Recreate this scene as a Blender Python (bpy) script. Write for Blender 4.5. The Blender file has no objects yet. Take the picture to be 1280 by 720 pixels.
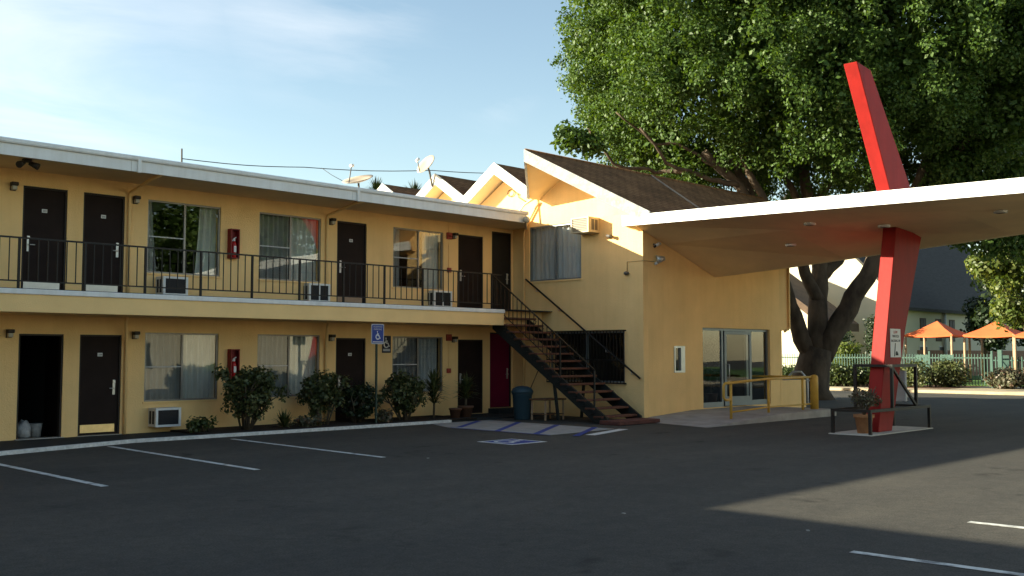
import bpy, bmesh, math, random
import numpy as np
from mathutils import Vector, Matrix
random.seed(7)
RNG = np.random.default_rng(11)
S = bpy.context.scene
COL = S.collection
rad = math.radians

# ------------------------------------------------------------------ camera
PITCH, AX, EYE = rad(3.6655), rad(44.490), Vector((0, 0, 1.68))
FW = Vector((math.cos(AX), math.sin(AX), 0)); RT = Vector((math.sin(AX), -math.cos(AX), 0)); UPZ = Vector((0, 0, 1))
DIR = FW * math.cos(PITCH) + UPZ * math.sin(PITCH); CUP = UPZ * math.cos(PITCH) - FW * math.sin(PITCH)
cam_d = bpy.data.cameras.new('camera'); cam = bpy.data.objects.new('camera', cam_d); COL.objects.link(cam)
cam.matrix_world = Matrix(((RT.x, CUP.x, -DIR.x, EYE.x), (RT.y, CUP.y, -DIR.y, EYE.y), (RT.z, CUP.z, -DIR.z, EYE.z), (0, 0, 0, 1)))
cam_d.sensor_width = 36; cam_d.lens = 36.0; cam_d.clip_end = 3000
S.camera = cam
S.render.resolution_x, S.render.resolution_y = 1024, 576

# ------------------------------------------------------------------ sun and sky
SUN_D = Vector((1, -0.985, -0.43)).normalized()
sl = bpy.data.lights.new('sun', 'SUN'); sl.energy = 5.0; sl.angle = rad(0.4); sl.color = (1.0, 0.93, 0.70)
so = bpy.data.objects.new('sun', sl); COL.objects.link(so)
so.rotation_euler = SUN_D.to_track_quat('-Z', 'Y').to_euler(); so.location = (-30, 30, 30)
S.view_settings.view_transform = 'Standard'; S.view_settings.look = 'None'
S.view_settings.exposure = 1.75; S.view_settings.gamma = 1.0

W = bpy.data.worlds.new('World'); S.world = W; W.use_nodes = True
nt = W.node_tree; nt.nodes.clear()
def wn(t, **k):
    n = nt.nodes.new(t)
    for a, b in k.items(): setattr(n, a, b)
    return n
wo = wn('ShaderNodeOutputWorld'); bg = wn('ShaderNodeBackground'); bg.inputs['Strength'].default_value = 0.086
sky = wn('ShaderNodeTexSky', sky_type='NISHITA', sun_disc=False)
sky.sun_elevation = math.asin(-SUN_D.z); sky.sun_rotation = math.atan2(-SUN_D.x, -SUN_D.y)
sky.air_density = 1.0; sky.dust_density = 0.6; sky.ozone_density = 2.0; sky.altitude = 0
tc = wn('ShaderNodeTexCoord'); sep = wn('ShaderNodeSeparateXYZ'); nt.links.new(tc.outputs['Generated'], sep.inputs[0])
# thin cirrus on a plane overhead: direction / (z + c)
addz = wn('ShaderNodeMath', operation='ADD'); addz.inputs[1].default_value = 0.12
mx = wn('ShaderNodeMath', operation='MAXIMUM'); mx.inputs[1].default_value = 0.02
nt.links.new(sep.outputs['Z'], mx.inputs[0]); nt.links.new(mx.outputs[0], addz.inputs[0])
dx = wn('ShaderNodeMath', operation='DIVIDE'); dy = wn('ShaderNodeMath', operation='DIVIDE')
nt.links.new(sep.outputs['X'], dx.inputs[0]); nt.links.new(addz.outputs[0], dx.inputs[1])
nt.links.new(sep.outputs['Y'], dy.inputs[0]); nt.links.new(addz.outputs[0], dy.inputs[1])
cmb = wn('ShaderNodeCombineXYZ'); nt.links.new(dx.outputs[0], cmb.inputs['X']); nt.links.new(dy.outputs[0], cmb.inputs['Y'])
mp = wn('ShaderNodeMapping'); mp.inputs['Rotation'].default_value = (0, 0, rad(38)); mp.inputs['Scale'].default_value = (0.55, 1.15, 1); mp.inputs['Location'].default_value = (1.3, 0.4, 0)
nt.links.new(cmb.outputs[0], mp.inputs['Vector'])
nz = wn('ShaderNodeTexNoise'); nz.inputs['Scale'].default_value = 1.1; nz.inputs['Detail'].default_value = 9; nz.inputs['Roughness'].default_value = 0.58; nz.inputs['Distortion'].default_value = 0.5
nt.links.new(mp.outputs[0], nz.inputs['Vector'])
cr = wn('ShaderNodeValToRGB'); cr.color_ramp.elements[0].position = 0.44; cr.color_ramp.elements[1].position = 0.68
cr.color_ramp.elements[0].color = (0.0, 0.0, 0.0, 1); cr.color_ramp.elements[1].color = (0.9, 0.9, 0.9, 1)
nt.links.new(nz.outputs['Fac'], cr.inputs[0])
def cloud_mass(u, v, inner, outer, gain):          # a cloud mass in one direction of the sky, with soft edges
    d = (DIR + RT * ((u - 640) / 1280) + CUP * ((360 - v) / 1280)).normalized()
    n = wn('ShaderNodeVectorMath', operation='DOT_PRODUCT'); n.inputs[1].default_value = d; nrm = wn('ShaderNodeVectorMath', operation='NORMALIZE'); nt.links.new(tc.outputs['Generated'], nrm.inputs[0]); nt.links.new(nrm.outputs[0], n.inputs[0])
    m = wn('ShaderNodeMapRange', interpolation_type='SMOOTHSTEP'); m.inputs['From Min'].default_value = math.cos(rad(outer)); m.inputs['From Max'].default_value = math.cos(rad(inner)); m.inputs['To Max'].default_value = gain
    nt.links.new(n.outputs['Value'], m.inputs['Value']); return m.outputs[0]
tot = None
for args in ((120, 0, 1, 10, 0.42), (400, -10, 1, 8, 0.45), (612, 92, 0.3, 3.6, 0.42), (180, 90, 0, 7, 0.2), (-500, -200, 5, 30, 0.9), (1500, -500, 5, 30, 0.6), (-1500, 100, 5, 25, 0.6)):
    o_ = cloud_mass(*args)
    if tot is None: tot = o_
    else: ad = wn('ShaderNodeMath', operation='MAXIMUM'); nt.links.new(tot, ad.inputs[0]); nt.links.new(o_, ad.inputs[1]); tot = ad.outputs[0]
base_ = wn('ShaderNodeMath', operation='ADD'); base_.inputs[1].default_value = 0.01; nt.links.new(tot, base_.inputs[0])
cm = wn('ShaderNodeMath', operation='MULTIPLY', use_clamp=True); nt.links.new(base_.outputs[0], cm.inputs[0]); nt.links.new(cr.outputs[0], cm.inputs[1])
mixc = wn('ShaderNodeMixRGB'); mixc.inputs['Color2'].default_value = (4.5, 4.55, 4.6, 1)
tint = wn('ShaderNodeMixRGB', blend_type='MULTIPLY'); tint.inputs['Fac'].default_value = 1.0; tint.inputs['Color2'].default_value = (1.10, 1.0, 0.84, 1)      # warm cast laid over sky colour in place of white balance
nt.links.new(sky.outputs[0], tint.inputs['Color1'])
nt.links.new(cm.outputs[0], mixc.inputs['Fac']); nt.links.new(tint.outputs[0], mixc.inputs['Color1'])
nt.links.new(mixc.outputs[0], bg.inputs['Color']); nt.links.new(bg.outputs[0], wo.inputs['Surface'])

# ------------------------------------------------------------------ materials
MATS = {}
def mat(name, col, rough=0.8, var=0.0, vscale=3.0, bump=0.0, bscale=60.0, metal=0.0, spec=0.3, col2=None, stretch=None, detail=6):
    m = bpy.data.materials.new(name); m.use_nodes = True; t = m.node_tree; b = t.nodes['Principled BSDF']
    b.inputs['Roughness'].default_value = rough; b.inputs['Metallic'].default_value = metal
    b.inputs['Specular IOR Level'].default_value = spec; b.inputs['Base Color'].default_value = (*col, 1)
    co = t.nodes.new('ShaderNodeTexCoord'); vec = co.outputs['Object']
    if stretch:
        mpn = t.nodes.new('ShaderNodeMapping'); mpn.inputs['Scale'].default_value = stretch; t.links.new(vec, mpn.inputs[0]); vec = mpn.outputs[0]
    if var > 0 or col2:
        n = t.nodes.new('ShaderNodeTexNoise'); n.inputs['Scale'].default_value = vscale; n.inputs['Detail'].default_value = detail; n.inputs['Roughness'].default_value = 0.6
        t.links.new(vec, n.inputs['Vector'])
        r = t.nodes.new('ShaderNodeValToRGB'); r.color_ramp.elements[0].position = 0.33; r.color_ramp.elements[1].position = 0.68
        a = col if col2 else tuple(c * (1 - var) for c in col); c2 = col2 if col2 else tuple(min(1, c * (1 + var * 0.6)) for c in col)
        r.color_ramp.elements[0].color = (*a, 1); r.color_ramp.elements[1].color = (*c2, 1)
        t.links.new(n.outputs['Fac'], r.inputs[0]); t.links.new(r.outputs[0], b.inputs['Base Color'])
    if bump > 0:
        n2 = t.nodes.new('ShaderNodeTexNoise'); n2.inputs['Scale'].default_value = bscale; n2.inputs['Detail'].default_value = 4
        t.links.new(vec, n2.inputs['Vector'])
        bp = t.nodes.new('ShaderNodeBump'); bp.inputs['Strength'].default_value = bump; bp.inputs['Distance'].default_value = 0.02
        t.links.new(n2.outputs['Fac'], bp.inputs['Height']); t.links.new(bp.outputs[0], b.inputs['Normal'])
    MATS[name] = m
    return m
YEL = (0.92, 0.615, 0.270)
mat('stucco', YEL, 0.9, 0.10, 0.7, 0.5, 38)
def streaks(m, amt=0.10):
    t = m.node_tree; b = t.nodes['Principled BSDF']; src = b.inputs['Base Color'].links[0].from_socket
    co = t.nodes.new('ShaderNodeTexCoord'); mp_ = t.nodes.new('ShaderNodeMapping'); mp_.inputs['Scale'].default_value = (2.6, 2.6, 0.16); t.links.new(co.outputs['Object'], mp_.inputs[0])
    n = t.nodes.new('ShaderNodeTexNoise'); n.inputs['Scale'].default_value = 2.0; n.inputs['Detail'].default_value = 8; n.inputs['Roughness'].default_value = 0.65; t.links.new(mp_.outputs[0], n.inputs['Vector'])
    r = t.nodes.new('ShaderNodeValToRGB'); r.color_ramp.elements[0].position = 0.30; r.color_ramp.elements[1].position = 0.55; k = 1 - amt; r.color_ramp.elements[0].color = (k, k * 0.985, k * 0.96, 1); r.color_ramp.elements[1].color = (1, 1, 1, 1); t.links.new(n.outputs['Fac'], r.inputs[0])
    x = t.nodes.new('ShaderNodeMixRGB'); x.blend_type = 'MULTIPLY'; x.inputs[0].default_value = 1; t.links.new(src, x.inputs[1]); t.links.new(r.outputs[0], x.inputs[2]); t.links.new(x.outputs[0], b.inputs['Base Color'])
streaks(MATS['stucco'], 0.045)
mat('stucco_plain', YEL, 0.9, 0.06, 1.4, 0.25, 60)
mat('white_paint', (0.80, 0.79, 0.76), 0.55, 0.06, 2.5, 0.05, 30)
streaks(MATS['white_paint'], 0.11)
mat('fascia_white', (0.66, 0.63, 0.56), 0.8, 0.22, 7, 0.5, 22)
mat('grey_paint', (0.5, 0.5, 0.49), 0.6, 0.1, 4)
mat('door_brown', (0.020, 0.012, 0.010), 0.7, 0.25, 2.2, spec=0.15)
mat('door_magenta', (0.13, 0.003, 0.028), 0.6, 0.12, 2, spec=0.15)
mat('frame_dark', (0.028, 0.022, 0.018), 0.6)
mat('aluminium', (0.55, 0.55, 0.53), 0.4, 0.1, 5, metal=0.6)
mat('frame_bronze', (0.26, 0.245, 0.22), 0.45, 0.15, 5, metal=0.5)
mat('brass', (0.75, 0.58, 0.30), 0.35, 0.15, 6, metal=0.85)
mat('plate_white', (0.72, 0.72, 0.70), 0.5)
mat('paper_scrap', (0.30, 0.30, 0.28), 0.8)
mat('iron_black', (0.012, 0.010, 0.009), 0.5, 0.2, 9)
mat('iron_brown', (0.045, 0.022, 0.014), 0.6, 0.3, 9)
mat('stringer_teal', (0.013, 0.016, 0.015), 0.55, 0.3, 6)
mat('tread_red', (0.125, 0.05, 0.03), 0.8, 0.35, 7, 0.2, 40)
mat('step_red', (0.12, 0.045, 0.035), 0.85, 0.35, 8, 0.3, 50)
mat('curtain', (0.66, 0.66, 0.60), 0.95, 0.12, 5, stretch=(6, 6, 0.6))
mat('curtain_grey', (0.46, 0.48, 0.48), 0.95, 0.18, 5, stretch=(6, 6, 0.5))
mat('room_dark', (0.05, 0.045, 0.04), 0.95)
mat('ac_case', (0.62, 0.61, 0.57), 0.6, 0.1, 5)
mat('ac_grille', (0.02, 0.021, 0.026), 0.6)
mat('ac_cream', (0.52, 0.44, 0.29), 0.6, 0.08, 5)
mat('lamp_bronze', (0.03, 0.022, 0.016), 0.5)
mat('lamp_glass', (0.45, 0.42, 0.34), 0.25)
mat('red_box', (0.20, 0.008, 0.010), 0.45)
mat('red_bottle', (0.45, 0.012, 0.012), 0.3)
mat('alarm_red', (0.35, 0.06, 0.04), 0.6)
mat('pylon_red', (0.29, 0.012, 0.009), 0.6, 0.14, 1.6, 0.12, 10, spec=0.2)
streaks(MATS['pylon_red'], 0.2)
mat('soffit', (0.90, 0.68, 0.38), 0.9, 0.12, 0.7, 0.15, 50)
mat('concrete', (0.36, 0.34, 0.31), 0.9, 0.22, 2.2, 0.3, 40)
mat('concrete_pale', (0.30, 0.29, 0.275), 0.9, 0.2, 2.5, 0.25, 40)
mat('blue_line', (0.025, 0.05, 0.24), 0.8, 0.35, 9)
mat('white_line', (0.62, 0.62, 0.60), 0.8, 0.25, 12)
mat('worn_line', (0.20, 0.20, 0.195), 0.85, 0, 4.5, 0.2, 60, col2=(0.60, 0.60, 0.57), detail=10)
MATS['worn_line'].node_tree.nodes['Color Ramp'].color_ramp.elements[0].position = 0.34
MATS['worn_line'].node_tree.nodes['Color Ramp'].color_ramp.elements[1].position = 0.52
mat('walk_slate', (0.020, 0.025, 0.028), 0.85, 0.3, 2.5, 0.2, 40)
mat('soil', (0.018, 0.012, 0.008), 1.0, 0.4, 6, 0.6, 25)
mat('rail_yellow', (0.62, 0.36, 0.06), 0.5, 0.12, 6)
mat('steel_blue', (0.20, 0.225, 0.24), 0.4, 0.08, 5, metal=0.4)
mat('sign_blue', (0.012, 0.045, 0.24), 0.45)
mat('sign_black', (0.012, 0.016, 0.03), 0.5)
mat('sign_pale', (0.45, 0.45, 0.46), 0.6)
mat('sign_board', (0.72, 0.70, 0.68), 0.55)
mat('ink', (0.01, 0.01, 0.01), 0.6)
mat('ink_red', (0.4, 0.02, 0.02), 0.6)
mat('post_green', (0.03, 0.05, 0.035), 0.6)
mat('terracotta_dark', (0.13, 0.06, 0.035), 0.9, 0.3, 7)
mat('pad_pale', (0.52, 0.49, 0.43), 0.9, 0.15, 3, 0.2, 40)
mat('terracotta', (0.46, 0.22, 0.10), 0.85, 0.2, 7, 0.15, 30)
mat('bin_blue', (0.025, 0.05, 0.065), 0.5)
mat('wood', (0.15, 0.075, 0.035), 0.75, 0.35, 5, stretch=(1, 8, 8))
mat('wood_pale', (0.40, 0.27, 0.17), 0.8, 0.2, 5)
mat('bark', (0.050, 0.036, 0.026), 0.95, 0.0, 3.0, 1.0, 9, col2=(0.125, 0.092, 0.064), stretch=(1, 1, 0.45))
mat('twig', (0.10, 0.08, 0.055), 0.95)
mat('dish', (0.42, 0.34, 0.26), 0.5, 0.08, 4)
mat('dish_metal', (0.10, 0.09, 0.08), 0.5)
mat('flashing', (0.30, 0.24, 0.18), 0.6, 0.3, 8)
mat('cream_wall', (0.54, 0.49, 0.375), 0.9, 0.06, 0.5, 0.1, 20)
mat('roof_slate', (0.048, 0.042, 0.038), 0.9, 0.3, 2, 0.3, 8, stretch=(1, 1, 6))
mat('roof_brown', (0.10, 0.065, 0.045), 0.9, 0.25, 2)
mat('tent_orange', (0.58, 0.125, 0.040), 0.85, 0.08, 2)
mat('fence_mint', (0.038, 0.09, 0.072), 0.6, 0.1, 4)
mat('sand', (0.42, 0.34, 0.23), 0.95, 0.2, 1.5, 0.2, 20)
mat('lawn', (0.08, 0.16, 0.025), 0.95, 0.4, 9, 0.5, 60)
mat('earth', (0.12, 0.085, 0.05), 1.0, 0.4, 4, 0.5, 30)
mat('brick_low', (0.24, 0.13, 0.08), 0.9, 0.3, 5)
mat('bag', (0.38, 0.38, 0.38), 0.6, 0.3, 12, 0.6, 20)
mat('cable', (0.02, 0.02, 0.02), 0.7)
mat('mulch', (0.16, 0.085, 0.05), 1.0, 0.5, 8, 0.6, 30)

def asphalt():
    m = mat('asphalt', (0.062, 0.063, 0.064), 0.9)
    t = m.node_tree; b = t.nodes['Principled BSDF']; b.inputs['Specular IOR Level'].default_value = 0.25
    co = t.nodes.new('ShaderNodeTexCoord')
    def noise(sc, det, rough=0.6):
        n = t.nodes.new('ShaderNodeTexNoise'); n.inputs['Scale'].default_value = sc; n.inputs['Detail'].default_value = det; n.inputs['Roughness'].default_value = rough
        t.links.new(co.outputs['Object'], n.inputs['Vector']); return n
    big = noise(0.22, 5); fine = noise(55, 3); mid = noise(2.4, 6)
    def ramp(n, p0, p1, c0, c1):
        r = t.nodes.new('ShaderNodeValToRGB'); r.color_ramp.elements[0].position = p0; r.color_ramp.elements[1].position = p1
        r.color_ramp.elements[0].color = (*c0, 1); r.color_ramp.elements[1].color = (*c1, 1); t.links.new(n.outputs['Fac'], r.inputs[0]); return r
    r1 = ramp(big, 0.35, 0.7, (0.056, 0.053, 0.048), (0.070, 0.065, 0.057))
    r2 = ramp(fine, 0.3, 0.75, (0.55, 0.55, 0.55), (1.35, 1.33, 1.3)); r3 = ramp(mid, 0.3, 0.75, (0.88, 0.88, 0.88), (1.12, 1.11, 1.09))
    a = t.nodes.new('ShaderNodeMixRGB'); a.blend_type = 'MULTIPLY'; a.inputs[0].default_value = 1; t.links.new(r1.outputs[0], a.inputs[1]); t.links.new(r2.outputs[0], a.inputs[2])
    c = t.nodes.new('ShaderNodeMixRGB'); c.blend_type = 'MULTIPLY'; c.inputs[0].default_value = 1; t.links.new(a.outputs[0], c.inputs[1]); t.links.new(r3.outputs[0], c.inputs[2])
    mpa = t.nodes.new('ShaderNodeMapping'); mpa.inputs['Scale'].default_value = (0.12, 1.3, 1); mpa.inputs['Rotation'].default_value = (0, 0, rad(12)); t.links.new(co.outputs['Object'], mpa.inputs[0])
    ns_ = t.nodes.new('ShaderNodeTexNoise'); ns_.inputs['Scale'].default_value = 1.0; ns_.inputs['Detail'].default_value = 6; t.links.new(mpa.outputs[0], ns_.inputs['Vector'])
    r4 = ramp(ns_, 0.42, 0.72, (0.95, 0.95, 0.95), (1.16, 1.14, 1.10))
    spots = noise(0.9, 3, 0.7); r5 = ramp(spots, 0.26, 0.36, (0.45, 0.45, 0.46), (1, 1, 1))
    vo = t.nodes.new('ShaderNodeTexVoronoi'); vo.feature = 'DISTANCE_TO_EDGE'; vo.inputs['Scale'].default_value = 0.22; wob = noise(0.8, 4); av = t.nodes.new('ShaderNodeMixRGB'); av.blend_type = 'ADD'; av.inputs[0].default_value = 1.2; t.links.new(co.outputs['Object'], av.inputs[1]); t.links.new(wob.outputs['Color'], av.inputs[2]); t.links.new(av.outputs[0], vo.inputs['Vector'])
    r6 = t.nodes.new('ShaderNodeValToRGB'); r6.color_ramp.elements[0].position = 0.0; r6.color_ramp.elements[1].position = 0.004; r6.color_ramp.elements[0].color = (0.78, 0.78, 0.78, 1); r6.color_ramp.elements[1].color = (1, 1, 1, 1); t.links.new(vo.outputs['Distance'], r6.inputs[0])
    grit = noise(11, 5, 0.75); r7 = ramp(grit, 0.32, 0.68, (0.80, 0.80, 0.80), (1.22, 1.21, 1.19))
    for rr__ in (r4, r5, r6, r7):
        c2 = t.nodes.new('ShaderNodeMixRGB'); c2.blend_type = 'MULTIPLY'; c2.inputs[0].default_value = 1; t.links.new(c.outputs[0], c2.inputs[1]); t.links.new(rr__.outputs[0], c2.inputs[2]); c = c2
    t.links.new(c.outputs[0], b.inputs['Base Color'])
    bp = t.nodes.new('ShaderNodeBump'); bp.inputs['Strength'].default_value = 0.35; bp.inputs['Distance'].default_value = 0.01
    t.links.new(fine.outputs['Fac'], bp.inputs['Height']); t.links.new(bp.outputs[0], b.inputs['Normal'])
asphalt()

def shingles(name, c0, c1):
    m = mat(name, c0, 0.95); t = m.node_tree; b = t.nodes['Principled BSDF']; b.inputs['Specular IOR Level'].default_value = 0.15
    co = t.nodes.new('ShaderNodeTexCoord')
    mp_ = t.nodes.new('ShaderNodeMapping'); mp_.inputs['Scale'].default_value = (1, 1.17, 1); t.links.new(co.outputs['Object'], mp_.inputs[0])
    br = t.nodes.new('ShaderNodeTexBrick'); br.inputs['Scale'].default_value = 1.0; br.inputs['Brick Width'].default_value = 0.3; br.inputs['Row Height'].default_value = 0.145
    br.inputs['Mortar Size'].default_value = 0.012; br.inputs['Color1'].default_value = (*c0, 1); br.inputs['Color2'].default_value = (*c1, 1); br.inputs['Mortar'].default_value = (*[c * 0.35 for c in c0], 1)
    t.links.new(mp_.outputs[0], br.inputs['Vector'])
    n = t.nodes.new('ShaderNodeTexNoise'); n.inputs['Scale'].default_value = 1.7; n.inputs['Detail'].default_value = 7; t.links.new(co.outputs['Object'], n.inputs['Vector'])
    r = t.nodes.new('ShaderNodeValToRGB'); r.color_ramp.elements[0].position = 0.35; r.color_ramp.elements[1].position = 0.7; r.color_ramp.elements[0].color = (0.72, 0.72, 0.72, 1); r.color_ramp.elements[1].color = (1.2, 1.18, 1.15, 1)
    t.links.new(n.outputs['Fac'], r.inputs[0])
    x = t.nodes.new('ShaderNodeMixRGB'); x.blend_type = 'MULTIPLY'; x.inputs[0].default_value = 1; t.links.new(br.outputs['Color'], x.inputs[1]); t.links.new(r.outputs[0], x.inputs[2])
    t.links.new(x.outputs[0], b.inputs['Base Color'])
    bp = t.nodes.new('ShaderNodeBump'); bp.inputs['Strength'].default_value = 0.8; bp.inputs['Distance'].default_value = 0.02; t.links.new(br.outputs['Color'], bp.inputs['Height']); t.links.new(bp.outputs[0], b.inputs['Normal'])
shingles('shingle', (0.19, 0.098, 0.045), (0.25, 0.130, 0.062))

def glass(name, ior, tintc, warp, wscale):
    m = bpy.data.materials.new(name); m.use_nodes = True; t = m.node_tree; t.nodes.clear()
    o = t.nodes.new('ShaderNodeOutputMaterial'); tr = t.nodes.new('ShaderNodeBsdfTransparent'); gl = t.nodes.new('ShaderNodeBsdfGlossy'); lw_ = t.nodes.new('ShaderNodeLayerWeight'); lw_.inputs['Blend'].default_value = 0.5; pw_ = t.nodes.new('ShaderNodeMath'); pw_.operation = 'POWER'; pw_.inputs[1].default_value = 4.0; t.links.new(lw_.outputs['Facing'], pw_.inputs[0]); fr = t.nodes.new('ShaderNodeMath'); fr.operation = 'ADD'; fr.inputs[1].default_value = ior; t.links.new(pw_.outputs[0], fr.inputs[0]); mi = t.nodes.new('ShaderNodeMixShader')
    tr.inputs['Color'].default_value = (*tintc, 1); gl.inputs['Roughness'].default_value = 0.01; gl.inputs['Color'].default_value = (0.95, 0.95, 0.95, 1)
    co = t.nodes.new('ShaderNodeTexCoord'); n = t.nodes.new('ShaderNodeTexNoise'); n.inputs['Scale'].default_value = wscale; n.inputs['Detail'].default_value = 1.0; t.links.new(co.outputs['Object'], n.inputs['Vector'])
    bp = t.nodes.new('ShaderNodeBump'); bp.inputs['Strength'].default_value = warp; bp.inputs['Distance'].default_value = 0.05; t.links.new(n.outputs['Fac'], bp.inputs['Height'])
    t.links.new(bp.outputs[0], gl.inputs['Normal'])
    t.links.new(fr.outputs[0], mi.inputs[0]); t.links.new(tr.outputs[0], mi.inputs[1]); t.links.new(gl.outputs[0], mi.inputs[2]); t.links.new(mi.outputs[0], o.inputs['Surface'])
    MATS[name] = m
glass('glass', 0.05, (0.92, 0.93, 0.93), 0.13, 0.75)
glass('glass_screen', 0.03, (0.74, 0.75, 0.76), 0.13, 0.75)
glass('glass_clear', 0.025, (0.96, 0.97, 0.97), 0.1, 0.75)
glass('glass_office', 0.04, (0.75, 0.77, 0.78), 0.05, 1.0)

def leafmat(name, c0, c1, c2, trans=0.35, gloss=0.45):
    m = bpy.data.materials.new(name); m.use_nodes = True; t = m.node_tree; b = t.nodes['Principled BSDF']; o = t.nodes['Material Output']
    g = t.nodes.new('ShaderNodeNewGeometry'); r = t.nodes.new('ShaderNodeValToRGB'); r.color_ramp.elements[0].color = (*c0, 1); r.color_ramp.elements[1].color = (*c2, 1); e = r.color_ramp.elements.new(0.55); e.color = (*c1, 1)
    t.links.new(g.outputs['Random Per Island'], r.inputs[0]); t.links.new(r.outputs[0], b.inputs['Base Color'])
    b.inputs['Roughness'].default_value = gloss; b.inputs['Specular IOR Level'].default_value = 0.35
    tl = t.nodes.new('ShaderNodeBsdfTranslucent'); mx_ = t.nodes.new('ShaderNodeMixShader'); mx_.inputs[0].default_value = trans
    hs = t.nodes.new('ShaderNodeMixRGB'); hs.blend_type = 'MULTIPLY'; hs.inputs[0].default_value = 1; hs.inputs[2].default_value = (1.5, 1.35, 0.45, 1); t.links.new(r.outputs[0], hs.inputs[1]); t.links.new(hs.outputs[0], tl.inputs['Color'])
    t.links.new(b.outputs[0], mx_.inputs[1]); t.links.new(tl.outputs[0], mx_.inputs[2]); t.links.new(mx_.outputs[0], o.inputs['Surface'])
    MATS[name] = m
leafmat('leaf_ficus', (0.036, 0.076, 0.012), (0.058, 0.112, 0.018), (0.092, 0.150, 0.030), 0.32, 0.55)
leafmat('leaf_jade', (0.034, 0.046, 0.015), (0.062, 0.078, 0.024), (0.120, 0.125, 0.046), 0.15)
leafmat('leaf_hedge', (0.030, 0.050, 0.012), (0.05, 0.075, 0.02), (0.10, 0.12, 0.04), 0.25)
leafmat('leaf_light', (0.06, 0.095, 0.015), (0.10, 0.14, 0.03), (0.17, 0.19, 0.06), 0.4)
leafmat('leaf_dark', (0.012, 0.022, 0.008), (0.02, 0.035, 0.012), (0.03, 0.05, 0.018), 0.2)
leafmat('leaf_grey', (0.08, 0.085, 0.05), (0.13, 0.13, 0.08), (0.14, 0.08, 0.055), 0.2)

# ------------------------------------------------------------------ builders
def V3(p): return (float(p[0]), float(p[1]), float(p[2]))
class MB:
    def __init__(s): s.v = []; s.f = []; s.sm = []
    def poly(s, pts, sm=False):
        n = len(s.v); s.v += [V3(p) for p in pts]; s.f.append(tuple(range(n, n + len(pts)))); s.sm.append(sm); return s
    def box(s, x0, x1, y0, y1, z0, z1):
        n = len(s.v); s.v += [(x, y, z) for z in (z0, z1) for y in (y0, y1) for x in (x0, x1)]
        for f in ((0, 2, 3, 1), (4, 5, 7, 6), (0, 1, 5, 4), (2, 6, 7, 3), (0, 4, 6, 2), (1, 3, 7, 5)): s.f.append(tuple(n + i for i in f)); s.sm.append(False)
        return s
    def prism(s, pts, vec):
        n = len(s.v); k = len(pts); v = Vector(vec)
        s.v += [V3(p) for p in pts] + [V3(Vector(p) + v) for p in pts]
        s.f.append(tuple(range(n, n + k))[::-1]); s.f.append(tuple(range(n + k, n + 2 * k))); s.sm += [False, False]
        for i in range(k): s.f.append((n + i, n + (i + 1) % k, n + k + (i + 1) % k, n + k + i)); s.sm.append(False)
        return s
    def tube(s, pts, r, n=8, cap=True):
        pts = [Vector(p) for p in pts]; k = len(pts); rs = r if isinstance(r, (list, tuple)) else [r] * k
        base = len(s.v); ref = None
        for i, p in enumerate(pts):
            d = (pts[min(i + 1, k - 1)] - pts[max(i - 1, 0)]).normalized()
            if ref is None: ref = d.orthogonal().normalized()
            ref = (ref - d * ref.dot(d)).normalized(); b = d.cross(ref)
            for j in range(n):
                a = 2 * math.pi * j / n; s.v.append(V3(p + (ref * math.cos(a) + b * math.sin(a)) * rs[i]))
        for i in range(k - 1):
            for j in range(n):
                s.f.append((base + i * n + j, base + i * n + (j + 1) % n, base + (i + 1) * n + (j + 1) % n, base + (i + 1) * n + j)); s.sm.append(n > 4)
        if cap:
            s.f.append(tuple(base + j for j in range(n))[::-1]); s.f.append(tuple(base + (k - 1) * n + j for j in range(n))); s.sm += [False, False]
        return s
    def bar(s, a, b, w, h=None):      # rectangular bar between two points
        a, b = Vector(a), Vector(b); d = (b - a).normalized(); h = h or w
        side = d.cross(Vector((0, 0, 1))); side = side.normalized() if side.length > 1e-4 else Vector((1, 0, 0)); up = side.cross(d)
        q = [a - side * w / 2 - up * h / 2, a + side * w / 2 - up * h / 2, a + side * w / 2 + up * h / 2, a - side * w / 2 + up * h / 2]
        return s.prism(q, b - a)
    def lathe(s, c, prof, n=16, cap=True):
        base = len(s.v); c = Vector(c)
        for r, z in prof:
            for j in range(n): a = 2 * math.pi * j / n; s.v.append(V3(c + Vector((r * math.cos(a), r * math.sin(a), z))))
        for i in range(len(prof) - 1):
            for j in range(n): s.f.append((base + i * n + j, base + i * n + (j + 1) % n, base + (i + 1) * n + (j + 1) % n, base + (i + 1) * n + j)); s.sm.append(True)
        if cap: s.f.append(tuple(base + j for j in range(n))[::-1]); s.f.append(tuple(base + (len(prof) - 1) * n + j for j in range(n))); s.sm += [False, False]
        return s
    def build(s, name, m, parent=None, bev=0.0, fix=True, weld=False):
        v = np.array(s.v); lo, hi = v.min(0), v.max(0)
        org = np.array([(lo[0] + hi[0]) / 2, (lo[1] + hi[1]) / 2, lo[2]])
        me = bpy.data.meshes.new(name); me.from_pydata((v - org).tolist(), [], s.f); me.update()
        me.polygons.foreach_set('use_smooth', s.sm)
        if fix or bev or weld:
            b = bmesh.new(); b.from_mesh(me)
            if weld: bmesh.ops.remove_doubles(b, verts=b.verts, dist=0.001)
            if fix: bmesh.ops.recalc_face_normals(b, faces=b.faces)
            if bev: bmesh.ops.bevel(b, geom=list(b.edges), offset=bev, segments=1, affect='EDGES')
            b.to_mesh(me); b.free()
        me.materials.append(MATS[m]); o = bpy.data.objects.new(name, me); COL.objects.link(o)
        put(o, org, parent); return o
WORLD = {}
def put(o, org, parent):
    org = Vector(org); WORLD[o.name] = org
    if parent: o.parent = parent; o.location = org - WORLD[parent.name]
    else: o.location = org
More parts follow.
